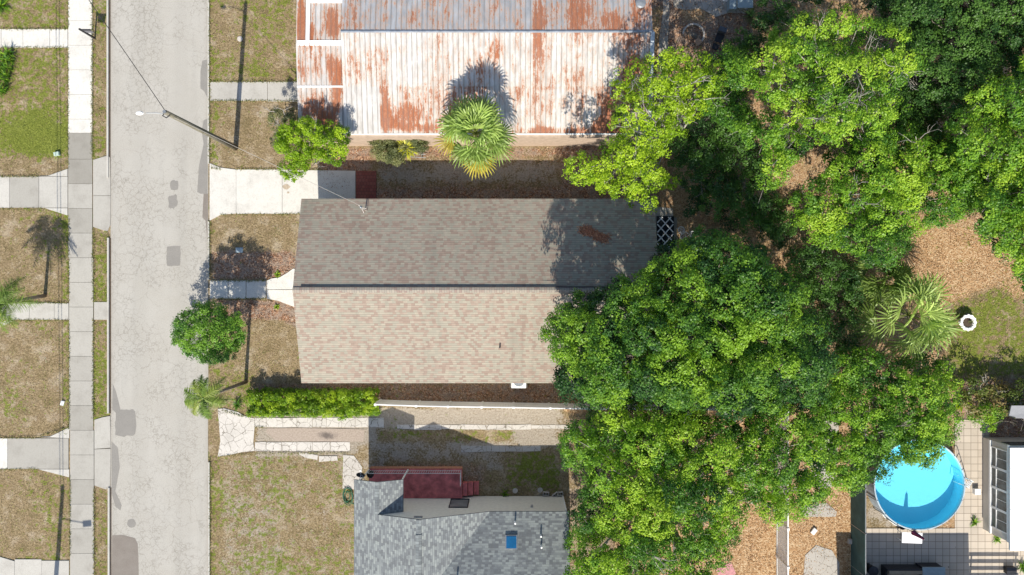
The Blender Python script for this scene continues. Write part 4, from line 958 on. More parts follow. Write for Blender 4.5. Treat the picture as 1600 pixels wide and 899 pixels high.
# palms
def fan_frond(VV, FF, CC, org, az, el, pet, rad, t, rs, nleaf=22, droop=.5):
    d = np.array((math.cos(az)*math.cos(el), math.sin(az)*math.cos(el), math.sin(el)))
    side = np.array((-math.sin(az), math.cos(az), 0.0)); upv = np.cross(d, side); upv = -upv if upv[2] < 0 else upv
    tip = org+d*pet
    colp = np.array((.16, .19, .05))
    def quad(a, b, wa, wb, c, s_):
        b0 = len(VV); VV.extend([a-s_*wa, a+s_*wa, b+s_*wb, b-s_*wb]); FF.append((b0, b0+1, b0+2, b0+3)); CC.extend([c]*4)
    quad(org, tip, .03, .018, colp, side)
    base = mixcol(np.array([t]), [(0,(0.46,0.27,0.05)),(.15,(0.42,0.38,0.05)),(.3,(0.14,0.21,0.045)),(.6,(0.22,0.33,0.065)),(1,(0.44,0.56,0.17))])[0]
    for i in range(nleaf):
        a = (i/(nleaf-1)-.5)*2*R(108)
        dd = d*math.cos(a)+side*math.sin(a); L = rad*(.72+.28*math.cos(a*.7))*rs.uniform(.86, 1.1)
        s_ = np.cross(dd, upv); s_ /= np.linalg.norm(s_)+1e-9
        s_ = s_*math.cos(.45)+upv*math.sin(.45)*(1 if i % 2 else -1)
        c = np.clip(base*rs.uniform(.75, 1.3), 0, 1)
        p0 = tip; p1 = tip+dd*L*.5+upv*.05; p2 = tip+dd*L*.82+np.array((0, 0, -droop*.16)); p3 = tip+dd*L*1.0+np.array((0, 0, -droop*.50*rs.uniform(.6, 1.3)))
        quad(p0, p1, .010, .050, c, s_); quad(p1, p2, .050, .032, c, s_); quad(p2, p3, .032, .004, np.clip(c*1.15+.03, 0, 1), s_)
def fan_palm(label, px, py, zc, R_, n, seed, tone=(.3, .9), yellow=.2, group=None, yel_dir=None, crowns=None):
    rs = np.random.RandomState(seed); top = np.array(at(px, py, zc)); o = thing('palm_tree', label, 'palm tree', (top[0], top[1], 0), group)
    tk = MB(); tk.tube([(top[0], top[1], -.05), (top[0]+.04, top[1], zc*.5), tuple(top-np.array((0, 0, .1)))], [.22, .17, .19], 12)
    tk.build('trunk', M['palmbark'], o, smooth=True)
    VV, FF, CC = [], [], []
    for i in range(n):
        u = i/(n-1); az = i*2.399+rs.normal()*.30; el = R(78)*(1-u)**.8-R(38)*u**1.4+rs.normal()*.17
        t = tone[0]+(tone[1]-tone[0])*(1-u)*rs.uniform(.6, 1.2)
        if u > .72 and yel_dir is not None and math.cos(az-yel_dir) > .1 and rs.rand() < .8: t = rs.uniform(0, .2)
        elif u > .85 and rs.rand() < yellow: t = rs.uniform(0, .2)
        fan_frond(VV, FF, CC, top, az, el, R_*.58*(.75+.35*u)*rs.uniform(.85, 1.1), R_*.46, t, rs, 20, .5+.5*u)
    V = np.array(VV); Cc = np.concatenate([np.array(CC), np.ones((len(CC), 1))], 1)
    raw_mesh('fronds', V, np.array(FF), M['leaf'], o, attrs={'Col': ('FLOAT_COLOR', 'POINT', Cc)})
fan_palm('full fan palm with yellowing lower fronds between the two long roofs', 743, 208, 5.3, 2.4, 34, 81, (.32, .95), .3, None, -1.5)
fan_palm('wide pale green fan palm beside the open leaf strewn lawn', 1418, 492, 4.2, 3.2, 24, 82, (.40, 1.05), .1)
fan_palm('small shaded fan palm behind the wide pale green one', 1378, 438, 3.0, 2.0, 20, 83, (.3, .6), .1)
def feather_palm(label, basep, px, py, zc, L, n, seed, tilt=.5):
    rs = np.random.RandomState(seed); top = np.array(at(px, py, zc)); b = np.array(at(*basep)); o = thing('palm_tree', label, 'palm tree', tuple(b))
    tk = MB(); tk.tube([b+np.array((0,0,-.05)), b+(top-b)*.5, top], [.13, .10, .09], 10); tk.build('trunk', M['palmbark'], o, smooth=True)
    MB().tube([top-np.array((0,0,.05)), top+np.array((0,0,.45))], [.10,.05], 8).build('crown_shaft', simple('green_crownshaft', (0.14,0.20,0.06), .6), o, smooth=True)
    VV, FF, CC = [], [], []
    org = top+np.array((0, 0, .35))
    def quad(a, b_, wa, wb, c, s_):
        b0 = len(VV); VV.extend([a-s_*wa, a+s_*wa, b_+s_*wb, b_-s_*wb]); FF.append((b0, b0+1, b0+2, b0+3)); CC.extend([c]*4)
    for i in range(n):
        az = i*2.399+rs.normal()*.2; el0 = R(rs.uniform(15, 65)); h = np.array((math.cos(az), math.sin(az), 0)); side = np.array((-h[1], h[0], 0))
        pts = []
        for k in range(9):
            s_ = k/8; pts.append(org+h*L*(s_*math.cos(el0*.6)+.0)+np.array((0, 0, L*(math.sin(el0)*s_-.95*s_*s_))))
        tone = rs.uniform(.3, 1); base = mixcol(np.array([tone]), [(0,(.09,.14,.03)),(.6,(.15,.24,.04)),(1,(.30,.34,.07))])[0]
        for k in range(8):
            quad(pts[k], pts[k+1], .016, .012, base*.9, side)
            for q in range(4):
                a = pts[k]+(pts[k+1]-pts[k])*q/4; s0 = (k+q/4)/8; ll = .42*math.sin(math.pi*min(.98, s0*.9+.12))+.06
                for sg in (-1, 1):
                    dirv = side*sg+h*.45+np.array((0, 0, -.35+rs.normal()*.25)); dirv /= np.linalg.norm(dirv)
                    quad(a, a+dirv*ll*rs.uniform(.8, 1.15)*L/1.5, .022, .005, np.clip(base*rs.uniform(.7, 1.3), 0, 1), np.cross(dirv, (0, 0, 1))+1e-6)
    raw_mesh('fronds', np.array(VV), np.array(FF), M['leaf'], o, attrs={'Col': ('FLOAT_COLOR', 'POINT', np.concatenate([np.array(CC), np.ones((len(CC), 1))], 1))})
feather_palm('slender feather palm leaning over the street kerb beside the hedge', (384, 597), 322, 621, 5.6, 1.5, 13, 91)
feather_palm('feather palm on the far lawn cut by the left edge', (70, 462), 4, 474, 3.7, 2.0, 15, 92)

# spiky and small plants
def spiky(label, px, py, R_, n, seed, pal='light', z=.05, w=.03, name='plant', cat='plant', el=(15, 85), t=(.5, .25)):
    rs = np.random.RandomState(seed); c0 = np.array(at(px, py, 0)); V = []; F = []; Cc = []
    for i in range(n):
        az = rs.uniform(0, 6.283); e = R(rs.uniform(*el)); L = R_*rs.uniform(.6, 1.1); h = np.array((math.cos(az), math.sin(az), 0)); s_ = np.array((-h[1], h[0], 0))
        p0 = c0+h*.05; p1 = c0+h*L*.5*math.cos(e)+np.array((0, 0, L*.55*math.sin(e)+.05)); p2 = c0+h*L*(math.cos(e)+.15)+np.array((0, 0, L*.7*math.sin(e)))
        c = mixcol(np.array([t[0]+rs.normal()*t[1]]), PAL[pal])[0]
        b = len(V); V += [p0-s_*w*.5, p0+s_*w*.5, p1+s_*w, p1-s_*w, p2+s_*.004, p2-s_*.004]; F += [(b, b+1, b+2, b+3), (b+3, b+2, b+4, b+5)]; Cc += [c]*6
    o = raw_mesh(name, np.array(V), np.array(F), M['leaf'], None, tuple(c0), {'Col': ('FLOAT_COLOR', 'POINT', np.concatenate([np.array(Cc), np.ones((len(Cc), 1))], 1))})
    return tag(o, label, cat)
rsb = np.random.RandomState(5)
bed = thing('shrub', 'spiky pale green border clump along the left edge below the white path', 'shrub', at(6, 130))
Vs, Fs, Cs = [], [], []
for k in range(44):
    c0 = np.array(at(rsb.uniform(-30, 24), rsb.uniform(84, 178), 0)); 
    for i in range(26):
        az = rsb.uniform(0, 6.283); e = R(rsb.uniform(25, 85)); L = rsb.uniform(.3, .6); h = np.array((math.cos(az), math.sin(az), 0)); s_ = np.array((-h[1], h[0], 0)); w_ = .02
        p0 = c0+h*.03; p1 = c0+h*L*.5*math.cos(e)+np.array((0, 0, L*1.2*math.sin(e))); p2 = c0+h*L*1.1*(math.cos(e)+.2)+np.array((0, 0, L*1.35*math.sin(e)))
        c = mixcol(np.array([.5+rsb.normal()*.3]), PAL['light'])[0]*1.1
        b = len(Vs); Vs += [p0-s_*w_*.5, p0+s_*w_*.5, p1+s_*w_, p1-s_*w_, p2+s_*.004, p2-s_*.004]; Fs += [(b, b+1, b+2, b+3), (b+3, b+2, b+4, b+5)]; Cs += [c]*6
raw_mesh('foliage', np.array(Vs), np.array(Fs), M['leaf'], bed, attrs={'Col': ('FLOAT_COLOR', 'POINT', np.concatenate([np.array(Cs), np.ones((len(Cs), 1))], 1))})
spiky('spiky grass clump in the top left corner lawn', 6, 12, .75, 90, 12, 'light', w=.025)
yp_ = spiky('bright yellow croton like plant against the tan wall', 636, 231, .80, 150, 13, 'yellow', w=.06, el=(5, 70), t=(.6, .2)); yp_.location.z = 1.3; yp_.location.x *= .97; yp_.location.y *= .97
spiky('small bright green tuft above the flared white step', 434, 429, .28, 30, 14, 'lime', w=.03)
spiky('small bright green tuft below the flared white step', 433, 480, .26, 30, 15, 'lime', w=.03)
spiky('small green weed at the foot of the cream gable wall', 789, 771, .35, 36, 16, 'lime', w=.03, t=(.3, .2))
spiky('broad banana like leaves in the shrubs near the pool corner', 1497, 626, .95, 12, 17, 'lime', w=.11, el=(20, 60), t=(.6, .15))
spiky('weed growing between the terrace pavers by the sunroom', 1521, 815, .42, 40, 18, 'light', w=.03, t=(.55, .25))
spiky('yellowish weed line at the foot of the sunroom corner', 1556, 842, .38, 40, 19, 'light', w=.03, t=(.6, .25))
spiky('dark green weed clump at the bottom right corner of the terrace', 1596, 885, .5, 40, 20, 'light', w=.04, t=(.4, .25))
spiky('yellow tinged bush beside the dark shrub at the top', 1172, 26, .8, 60, 21, 'olive', w=.04, t=(.7, .25))
spiky('low green weeds at the street edge under the slender palm', 372, 632, .55, 60, 22, 'light', w=.02, t=(.3, .25))

# ------------------------------------------------------------------ street furniture and wires
pb_ = at(368, 231); up = thing('utility_pole', 'weathered wooden utility pole leaning out over the street with a lamp arm', 'utility pole', pb_)
ht = 9.05
MB().tube([(pb_[0], pb_[1], -.1), (pb_[0], pb_[1], ht)], [.17, .12], 12).build('pole', M['polewood'], up, smooth=True)
ax = at(218, 177, 8.8); a0 = (pb_[0], pb_[1], 8.5)
arm = MB().tube([a0, (pb_[0]-.6, pb_[1]+.03, 8.75), (ax[0]+.35, ax[1], 8.82)], .025, 6).build('lamp_arm', M['greymetal'], up)
lm = MB(); lm.lathe(0, 0, [(0, .09), (.12, .07), (.17, 0), (.12, -.05), (0, -.06)], 14); 
vv = [(ax[0]+v_[0]*1.25, ax[1]+v_[1]*.65, 8.8+v_[2]) for v_ in lm.v]; lm.v = vv; lm.build('lamp_head', M['white'], up)
ins = MB()
ins.tube([(pb_[0]-.16,pb_[1]+.1,8.7),(pb_[0]-.28,pb_[1]-.12,8.75),(pb_[0]-.05,pb_[1]-.24,8.8),(pb_[0]+.12,pb_[1]-.1,8.8)], .03, 6)
ins.build('bracket', M['dark'], up)
MB().cyl(pb_[0], pb_[1], ht, ht+.1, .09, 8).build('pole_cap', M['greymetal'], up)
def wire(label, p0, p1, sag, r, mat='wire', group=None):
    p0 = np.array(p0); p1 = np.array(p1); n = 24; pts = [p0+(p1-p0)*i/n-np.array((0, 0, 4*sag*(i/n)*(1-i/n))) for i in range(n+1)]
    o = MB().tube(pts, r, 5).build('power_line', M[mat], None, tuple(p0)); return tag(o, label, 'wire', group)
tp_ = (pb_[0], pb_[1], 8.9)
dirv = np.array(at(136, 0, 8.6))-np.array(tp_); wire('dark cable running from the pole top to the upper left', tp_, np.array(tp_)+dirv*3.0, .3, .02)
wire('thin service drop from the pole to the mast on the tan shingle roof', (pb_[0]+.1, pb_[1]-.1, 8.3), (mx-.1, my+.12, 4.26), .35, .012, 'wirepale')
wire('thin guy wire beside the utility pole', (pb_[0], pb_[1], 8.2), at(372, 227, 0), .0, .010, 'wirepale')
# pole line west of the frame: its shadows fall on the far lawns
pb2 = at(82, 985); p2 = thing('utility_pole', 'wooden utility pole standing outside the lower left of the frame', 'utility pole', pb2)
MB().tube([(pb2[0], pb2[1], -.1), (pb2[0], pb2[1], 9.0)], [.17, .12], 12).build('pole', M['polewood'], p2)
MB().tube([(pb2[0],pb2[1],7.0),(pb2[0]+1.6,pb2[1]-.35,7.1)], .03, 6).build('lamp_arm', M['greymetal'], p2)
MB().rbox(pb2[0]+1.75, pb2[1]-.35, .55, .3, 7.0, 7.12, .1).build('lamp_head', M['greymetal'], p2)
for i, dx in enumerate((-.12, .12)):
    wire(('outer' if i else 'inner')+' cable of the line west of the street, outside the frame', (pb2[0]+dx, pb2[1], 8.7-i*.5), (pb2[0]-.5+dx, 40, 8.7-i*.5), .3, .022)
# yard sign
sb = at(148, 60); sg = thing('yard_sign', 'black post sign with hanging panel on the verge at the top left', 'sign', sb)
MB().box(sb[0]-.05, sb[0]+.05, sb[1]-.05, sb[1]+.05, -.05, 1.6).build('post', M['dark'], sg)
MB().box(sb[0]-.05, sb[0]+.62, sb[1]-.04, sb[1]+.04, 1.42, 1.5).build('arm', M['dark'], sg)
MB().box(sb[0]+.1, sb[0]+.58, sb[1]-.012, sb[1]+.012, .98, 1.38).build('panel', simple('dull_grey_panel', (.12,.12,.14), .5), sg)

def lid(label, px, py, r, mat, h=.03, name='utility_cover', cat='cover', rot=0, sq=False):
    x, y, _ = at(px, py); mb = MB()
    if sq: mb.rbox(x, y, r*2, r*1.4, 0.0, h, rot); mb.rbox(x, y, r*1.7, r*1.1, h, h+.012, rot)
    else: mb.lathe(x, y, [(r, 0), (r, h), (r*.85, h+.01), (0, h+.012)], 18)
    o = mb.build(name, mat, None, (x, y, 0)); tag(o, label, cat)
lid('round grey meter cover in the pole shadow on the lawn', 375, 61, .18, M['rock'])
lid('small pale green utility box on the upper left lawn', 90, 241, .17, simple('pale_green_plastic', (.42,.52,.45), .5), .16, 'utility_box', 'utility box', .2, True)
lid('square blue-grey meter lid in the tree shadow on the front lawn', 374, 391, .24, M['bluegrey'], .03, sq=True)
lid('crumpled white litter bag on the left lawn', 98, 630, .15, M['white'], .08, 'litter', 'litter', 1.3, True)
lid('crumpled white and red carton on the tan litter by the broken slabs', 1271, 830, .20, M['trimwhite'], .12, 'carton', 'litter', .9, True)
lid('small pale stepping disc by the cream wall, nearer the window', 805, 767, .17, M['rock'])
lid('small pale stepping disc beside the cinder blocks', 844, 766, .17, M['rock'])
lid('stray white scrap under the north wall fence of the oak', 1083, 725, .3, M['white'], .04, 'litter', 'litter', .3, True)
lid('pale grey valve box beside the screened fence', 1327, 845, .16, M['rock'], .2, 'utility_box', 'utility box', 1.5, True)
def cinder(label, px, py, rot):
    x, y, _ = at(px, py); mb = MB(); ca, sa = math.cos(rot), math.sin(rot)
    def rb(u0, u1, v0, v1):
        mb.prism([(x+ca*u-sa*v, y+sa*u+ca*v) for u, v in ((u0,v0),(u1,v0),(u1,v1),(u0,v1))], 0, .2)
    rb(-.2,.2,-.12,-.085); rb(-.2,.2,.085,.12); rb(-.2,-.16,-.085,.085); rb(-.02,.02,-.085,.085); rb(.16,.2,-.085,.085)
    tag(mb.build('cinder_block', M['rock'], None, (x, y, 0)), label, 'cinder block', 'cinder blocks by the cream wall')
cinder('upright-faced cinder block next to the pale stepping disc', 853, 771, -.1); cinder('tilted cinder block further right by the wall corner', 868, 773, .7)
cinder('short cinder block lying at the far right by the wall corner', 875, 771, 0.1)
mtx, mty, _ = at(1134, 893); tag(MB().rbox(mtx, mty, 1.1, .8, .0, .03, .4).rbox(mtx, mty, .9, .6, .03, .04, .4).build('door_mat', simple('faded_pink_cloth', (.50,.24,.25), .9, .2), None, (mtx, mty, 0)), 'faded pink mat on the tan leaf litter at the bottom edge', 'mat')
# garden hose coil
hx, hy, _ = at(544, 775); ho = MB(); pts = []
for i in range(70):
    a = i*.36; rr2 = .32+.10*math.sin(i*.21); pts.append((hx+rr2*.8*math.cos(a)+.05*math.sin(i*.1), hy+rr2*1.35*math.sin(a), .03+.002*i))
pts += [(hx+.25+.08*i, hy-.5-.02*i, .03) for i in range(4)]
tag(ho.tube(pts, .022, 6).build('garden_hose', M['hose'], None, (hx, hy, 0)), 'loosely coiled green garden hose beside the grey roofed house', 'hose')
# satellite dish and pot near the porch
dxy = at(566, 741, 2.6); sdh = thing('satellite_dish', 'dark satellite dish on a strut at the porch roof corner', 'satellite dish', (dxy[0], dxy[1], 2.6))
mb = MB(); mb.lathe(0, 0, [(0, 0), (.12, .015), (.22, .055), (.27, .09)], 20); mb.v = [(dxy[0]-.05+v_[0], dxy[1]+.05+v_[1]*.75-v_[2]*.5, 2.75+v_[2]+v_[1]*.6) for v_ in mb.v]; mb.build('dish', M['dark'], sdh)
MB().tube([(dxy[0]-.03,dxy[1]+.0,2.78),(xp0+.25,yp-.12,2.8)],.022,6).tube([(dxy[0]+.02,dxy[1]+.0,2.78),(xp0+.6,yp-.10,2.85)],.015,6).build('strut', M['trimwhite'], sdh)
MB().tube([(dxy[0]-.05,dxy[1]+.05,2.8),(dxy[0]-.03,dxy[1]+.28,2.95)],.02,6).box(dxy[0]-.07,dxy[0]+.03,dxy[1]+.24,dxy[1]+.34,2.9,3.0).build('receiver', M['white'], sdh)
x, y, _ = at(578, 742.5, 1.0); pt = thing('plant_pot', 'round black pot standing on the red porch under the roof corner', 'pot', (x, y, .5))
MB().lathe(x, y, [(.0,.5),(.16,.5),(.21,.88),(.23,.9),(.20,.9),(.18,.8),(0,.8)], 20).build('pot', M['dark'], pt)
MB().lathe(x, y, [(.17,.812),(.0,.82)], 16).build('soil', M['soil_and_shade'], pt)
# a/c unit
x0, x1, y0, y1 = gx(799,.9), gx(822,.9), gy(607,.9), gy(607,.9)+.85; ac = thing('air_conditioner', 'pale square air conditioning unit with round fan under the south eave', 'air conditioner', ((x0+x1)/2, (y0+y1)/2, 0))
MB().box(x0,x1,y0,y1,.05,.88).build('casing', M['trimwhite'], ac); MB().lathe((x0+x1)/2,(y0+y1)/2,[(.33,.882),(.33,.90),(.30,.905),(.28,.885),(0,.885)],24).build('fan_grille', M['greymetal'], ac)
MB().box(x0-.1,x1+.1,y0-.08,y1+.08,0,.049).build('base_pad', M['rock'], ac)
# ladder-like rack by tan wall
x0, y0, _ = at(618, 237, .6); x1, y1, _ = at(664, 240.5, .6); ld = thing('ladder', 'grey metal ladder lying on low supports below the yellow plant', 'ladder', ((x0+x1)/2, (y0+y1)/2, 0))
MB().tube([(x0,y0,.4),(x1,y1,.4)],.025,6).build('rail', M['greymetal'], ld); MB().tube([(x0,y0-.22,.4),(x1+.05,y1-.22,.4)],.025,6).build('rail', M['greymetal'], ld)
for i in range(7):
    xx = x0+(x1-x0)*(i+.5)/7; MB().tube([(xx,y0,.4),(xx,y0-.26,.4)],.014,5).build('rung', M['greymetal'], ld)
build_each(MB().box(x0+.2,x0+.3,y0-.26,y0+.03,0,.37).box(x1-.3,x1-.2,y0-.28,y0+.0,0,.37), 'support', M['bark'], ld)

# leaf pile on the roof
rs = np.random.RandomState(101); n = 1000; cx, cy, _ = at(929, 366, 3.6)
a = rs.rand(n)*6.283; rr3 = np.sqrt(rs.rand(n)); P = np.stack([cx+rr3*np.cos(a)*.85+rs.normal(0,.12,n), cy+rr3*np.sin(a)*(.30+.22*np.cos(a*2+1))+rs.normal(0,.07,n)-.25*(rr3*np.cos(a)*.95)], 1)
zz = ZE+(YN-P[:, 1])*s1+.02+.10*(1-rr3)*rs.rand(n)
cc_ = mixcol(rs.rand(n), [(0,(.26,.10,.055)),(.6,(.55,.23,.13)),(1,(.68,.38,.24))]); V, F, Cc = leaves_np(np.concatenate([P, zz[:, None]], 1), .16, .04, np.concatenate([cc_, np.ones((n, 1))], 1), 1.2, rs)
tag(raw_mesh('leaf_pile', V, F, M['grass'], None, (cx, cy, ZE+(YN-cy)*s1), {'Col': ('FLOAT_COLOR', 'POINT', Cc)}), 'drift of rusty brown dead leaves on the shaded tan roof', 'leaf pile')

# patterned mat and white chairs behind the house
x0, x1, y0, y1 = gx(1026), gx(1053), gy(391), gy(338)
mm = NT('black_mat_base', .9, .2); mm.base((.012, .016, .022)); mt = thing('outdoor_rug', 'black outdoor rug with white diamond lattice at the east end of the house', 'rug', ((x0+x1)/2, (y0+y1)/2, 0))
MB().box(x0, x1, y0, y1, .022, .034).build('rug', mm.m, mt)
lt = MB(); nxr, nyr = 2.0, 3.5; cw = (x1-x0)/nxr; chh = (y1-y0)/nyr
for i in range(-4, 8):
    for sgn in (1, -1):
        # diagonal line y = y0 + sgn*(x-x0)*chh/cw + i*chh , clipped to the rug
        pts2 = []
        for xx in np.linspace(x0+.04, x1-.04, 60):
            yy = (y0+y1)/2+sgn*(xx-x0)*chh/cw+(i-2)*chh
            if y0+.05 <= yy <= y1-.05: pts2.append((xx, yy))
        if len(pts2) > 4:
            (xa_, ya_), (xb_, yb_) = pts2[0], pts2[-1]; L = math.hypot(xb_-xa_, yb_-ya_); lt.rbox((xa_+xb_)/2, (ya_+yb_)/2, L, .075, .0345+.0015*(sgn+1), .038+.0015*(sgn+1), math.atan2(yb_-ya_, xb_-xa_))
lt.build('lattice_pattern', M['roofwhite'], mt)
def metal_chair(px, py, rot, label, z=0):
    x, y, _ = at(px, py); o = thing('garden_chair', label, 'chair', (x, y, 0), 'white metal garden chairs'); ca, sa = math.cos(rot), math.sin(rot)
    T = lambda u, v, z_: (x+ca*u-sa*v, y+sa*u+ca*v, z_)
    s_ = MB(); s_.tube([T(.2*math.cos(t_), .2*math.sin(t_), .44) for t_ in np.linspace(0, 6.283, 15)], .022, 5); [s_.tube([T(-.18,q_,.44),T(.18,q_,.44)], .015, 4) for q_ in (-.1,0,.1)]; s_.build('seat', M['white'], o)
    for u, v in ((-.17,-.17),(.17,-.17),(-.17,.17),(.17,.17)): MB().tube([T(u*.8,v*.8,.44),T(u,v,0)],.014,5).build('leg', M['white'], o)
    bk = MB(); bk.tube([T(.22*math.cos(t_), -.2-.06*math.sin(t_), .44+.42*math.sin(t_)) for t_ in np.linspace(0, 3.1416, 10)], .022, 5); [bk.tube([T(q_,-.2,.44),T(q_,-.26,.80)], .012, 4) for q_ in (-.08,0,.08)]; bk.build('backrest', M['white'], o)
metal_chair(1062, 360, .3, 'white wrought metal garden chair nearest the corner of the diamond rug'); metal_chair(1065, 371, 2.6, 'white wrought metal garden chair just below the first one'); metal_chair(1080, 367, 1.4, 'white wrought metal garden chair set apart under the trees')

# ------------------------------------------------------------------ pool and terrace things
zw = 1.22; cx, cy, _ = at(1437, 757.5, zw); pr_ = 2.86
po = thing('swimming_pool', 'round above ground swimming pool with bright blue liner on the terrace', 'pool', (cx, cy, 0))
mlin = NT('blue_liner', .5, .4); pz = mlin.pos(); vv_ = mlin.vor(mlin.n('VectorMath', {0: pz, 1: mlin.n('TexNoise', {'Vector': pz, 'Scale': 2.0}).outputs['Color']}, operation='ADD').outputs[0], 3.0, 'Distance', 'DISTANCE_TO_EDGE')
mlin.base(mlin.mix(mlin.math('MULTIPLY', mlin.noise(pz, 9, 4, .7), .5), (.26,.72,.88), (.42,.82,.92)))
MB().lathe(cx, cy, [(pr_,0),(pr_,zw),(pr_-.03,zw),(pr_-.03,.02)], 64).build('wall', simple('grey_pool_wall', (.30,.36,.42), .5), po)
MB().lathe(cx, cy, [(pr_-.035,zw-.01),(pr_-.035,.22),(0,.215)], 64).build('liner', mlin.m, po)
rr4 = MB(); n_ = 18
for i in range(n_):
    a0_, a1_ = 2*math.pi*i/n_+.01, 2*math.pi*(i+1)/n_-.01
    rr4.tube([(cx+pr_*math.cos(a_), cy+pr_*math.sin(a_), zw+.01) for a_ in np.linspace(a0_, a1_, 5)], .045, 6)
rr4.build('rim', simple('pale_blue_rim', (.42,.52,.58), .5), po)
for i in range(n_):
    a_ = 2*math.pi*i/n_; MB().tube([(cx+(pr_+.05)*math.cos(a_), cy+(pr_+.05)*math.sin(a_), zw), (cx+(pr_+.08)*math.cos(a_), cy+(pr_+.08)*math.sin(a_), 0)], .035, 6).build('leg', M['greymetal'], po)
mw = NT('pool_water', .05, .5); bmp = mw.n('Bump', {'Height': mw.noise(mw.pos(), 3.5, 3, .5, 1.0), 'Strength': .12, 'Distance': .05}).outputs[0]
tr_ = mw.n('BsdfTransparent', {'Color': (.72,.93,.98,1)}); gl = mw.n('BsdfGlossy', {'Color': (1,1,1,1), 'Roughness': .04, 'Normal': bmp}); fr_ = mw.n('Fresnel', {'IOR': 1.33, 'Normal': bmp})
mxs = mw.n('MixShader', {0: fr_.outputs[0], 1: tr_.outputs[0], 2: gl.outputs[0]}); mw.t.links.new(mxs.outputs[0], mw.t.nodes['Material Output'].inputs[0])
MB().lathe(cx, cy, [(pr_-.04, zw-.16), (0, zw-.16)], 64).build('water', mw.m, po)
# pool ladder
lx, ly, _ = at(1508, 752, 1.2); l2 = thing('pool_ladder', 'white A frame pool ladder on the right side of the pool', 'ladder', (lx+.4, ly-.4, 0))
for k, (q0, q1) in enumerate((((0, .22), (.95, -.30)), ((-.25, -.18), (.70, -.70)))):
    MB().tube([(lx+q0[0]-.1, ly+q0[1], .6), (lx+q0[0], ly+q0[1], 1.75), (lx+q0[0]+.15, ly+q0[1]-.1, 1.75), (lx+q1[0], ly+q1[1], 0)], .025, 6).build('side_rail', M['white'], l2)
for i in range(4):
    f_ = .18+i*.22; a_ = np.array((lx+.15+(.80)*f_, ly+.12-(.40)*f_, 1.75*(1-f_))); b_2 = np.array((lx-.10+.80*f_, ly-.28-.42*f_, 1.75*(1-f_)))
    MB().tube([a_, b_2], .03, 5).build('rung', M['white'], l2)
x, y, _ = at(1528, 769, .3); tag(MB().box(x-.17,x+.17,y-.17,y+.17,0,.26).box(x-.19,x+.19,y-.19,y+.19,.262,.31).build('pump_box', M['white'], None, (x,y,0)), 'small white pump box at the foot of the pool ladder', 'box')
# table, closed umbrella
x, y, _ = at(1425.5, 841, .72); tb_ = thing('table', 'small white square table below the pool', 'table', (x, y, 0)); MB().rbox(x, y, 1.30, .68, .68, .72, -.04).build('tabletop', M['roofwhite'], tb_)
for u, v in ((-.55,-.26),(.55,-.26),(-.55,.26),(.55,.26)): MB().cyl(x+u, y+v, 0, .68, .025, 8).build('leg', M['white'], tb_)
ux, uy = gx(1410), gy(822); um = thing('parasol', 'closed maroon parasol standing against the pool wall by the white table', 'parasol', (ux, uy, 0))
MB().tube([(ux,uy,0),(ux,uy,2.42)],.02,8).build('pole', M['greymetal'], um); MB().lathe(ux, uy, [(.02,2.38),(.07,2.25),(.12,1.6),(.16,1.25),(.10,1.15),(.03,1.15)],14,5,.18).build('canopy', M['maroon'], um)
MB().lathe(ux, uy, [(.24,0),(.24,.06),(.05,.10),(0,.1)],20).build('base', M['dark'], um)
# planter on lawn
x, y, _ = at(1510, 504, .3); pl_ = thing('planter', 'white scalloped round planter standing on the lawn', 'planter', (x, y, 0))
zz_ = .5; MB().lathe(x, y, [(0,0),(.30,0),(.26,.06),(.22,.15),(.33,.30),(.47,zz_-.03),(.54,zz_),(.51,zz_+.04),(.36,zz_+.02),(.30,zz_-.08),(0,zz_-.10)],48,12,.05).build('bowl', M['white'], pl_)
MB().lathe(x, y, [(.31,zz_-.06),(0,zz_-.05)],20).build('soil', M['soil_and_shade'], pl_)
spk = spiky('small plant growing inside the white scalloped planter', 1509, 503, .30, 26, 23, 'olive', w=.02, el=(50, 85)); spk.location.z = zz_-.1
# furniture at the bottom of the terrace
x0, x1, y0, y1 = gx(1388,.8), gx(1441,.8), gy(930,.8), gy(891,.8); so_ = thing('patio_sofa', 'tan cushioned patio sofa with dark frame in shade at the bottom edge', 'sofa', ((x0+x1)/2,(y0+y1)/2,0))
MB().box(x0-.06,x1+.06,y0,y1+.06,.05,.30).box(x0-.06,x1+.06,y1-.02,y1+.06,.3,.86).box(x0-.06,x0+.04,y0,y1-.02,.3,.65).build('frame', M['dark'], so_)
MB().box(x0+.05,(x0+x1)/2-.01,y0,y1-.2,.3,.46).box((x0+x1)/2+.01,x1,y0,y1-.2,.3,.46).build('seat_cushion', M['tancloth'], so_)
MB().box(x0+.03,(x0+x1)/2-.01,y1-.25,y1-.03,.46,.88).box((x0+x1)/2+.01,x1,y1-.25,y1-.03,.46,.88).build('back_cushion', M['tancloth'], so_)
x0, x1, y0, y1 = gx(1443,.9), gx(1476,.9), gy(920,.9), gy(888,.9); bx_ = thing('storage_box', 'dark storage box with pale blue grey lid beside the tan sofa', 'box', ((x0+x1)/2,(y0+y1)/2,0))
MB().box(x0,x1,y0,y1,0,.82).build('box', M['dark'], bx_); MB().box(x0-.04,x1+.05,y0,y1+.04,.822,.90).build('lid', M['bluegrey'], bx_)
x, y, _ = at(1361, 890, .5); bn = thing('bin', 'dark rounded bin in the corner between fence and terrace', 'bin', (x,y,0)); MB().lathe(x,y,[(.24,0),(.30,.75),(.32,.78)],20).build('body', M['dark'], bn); MB().lathe(x,y,[(.34,.79),(.32,.83),(0,.88)],20).build('lid', M['dark'], bn)
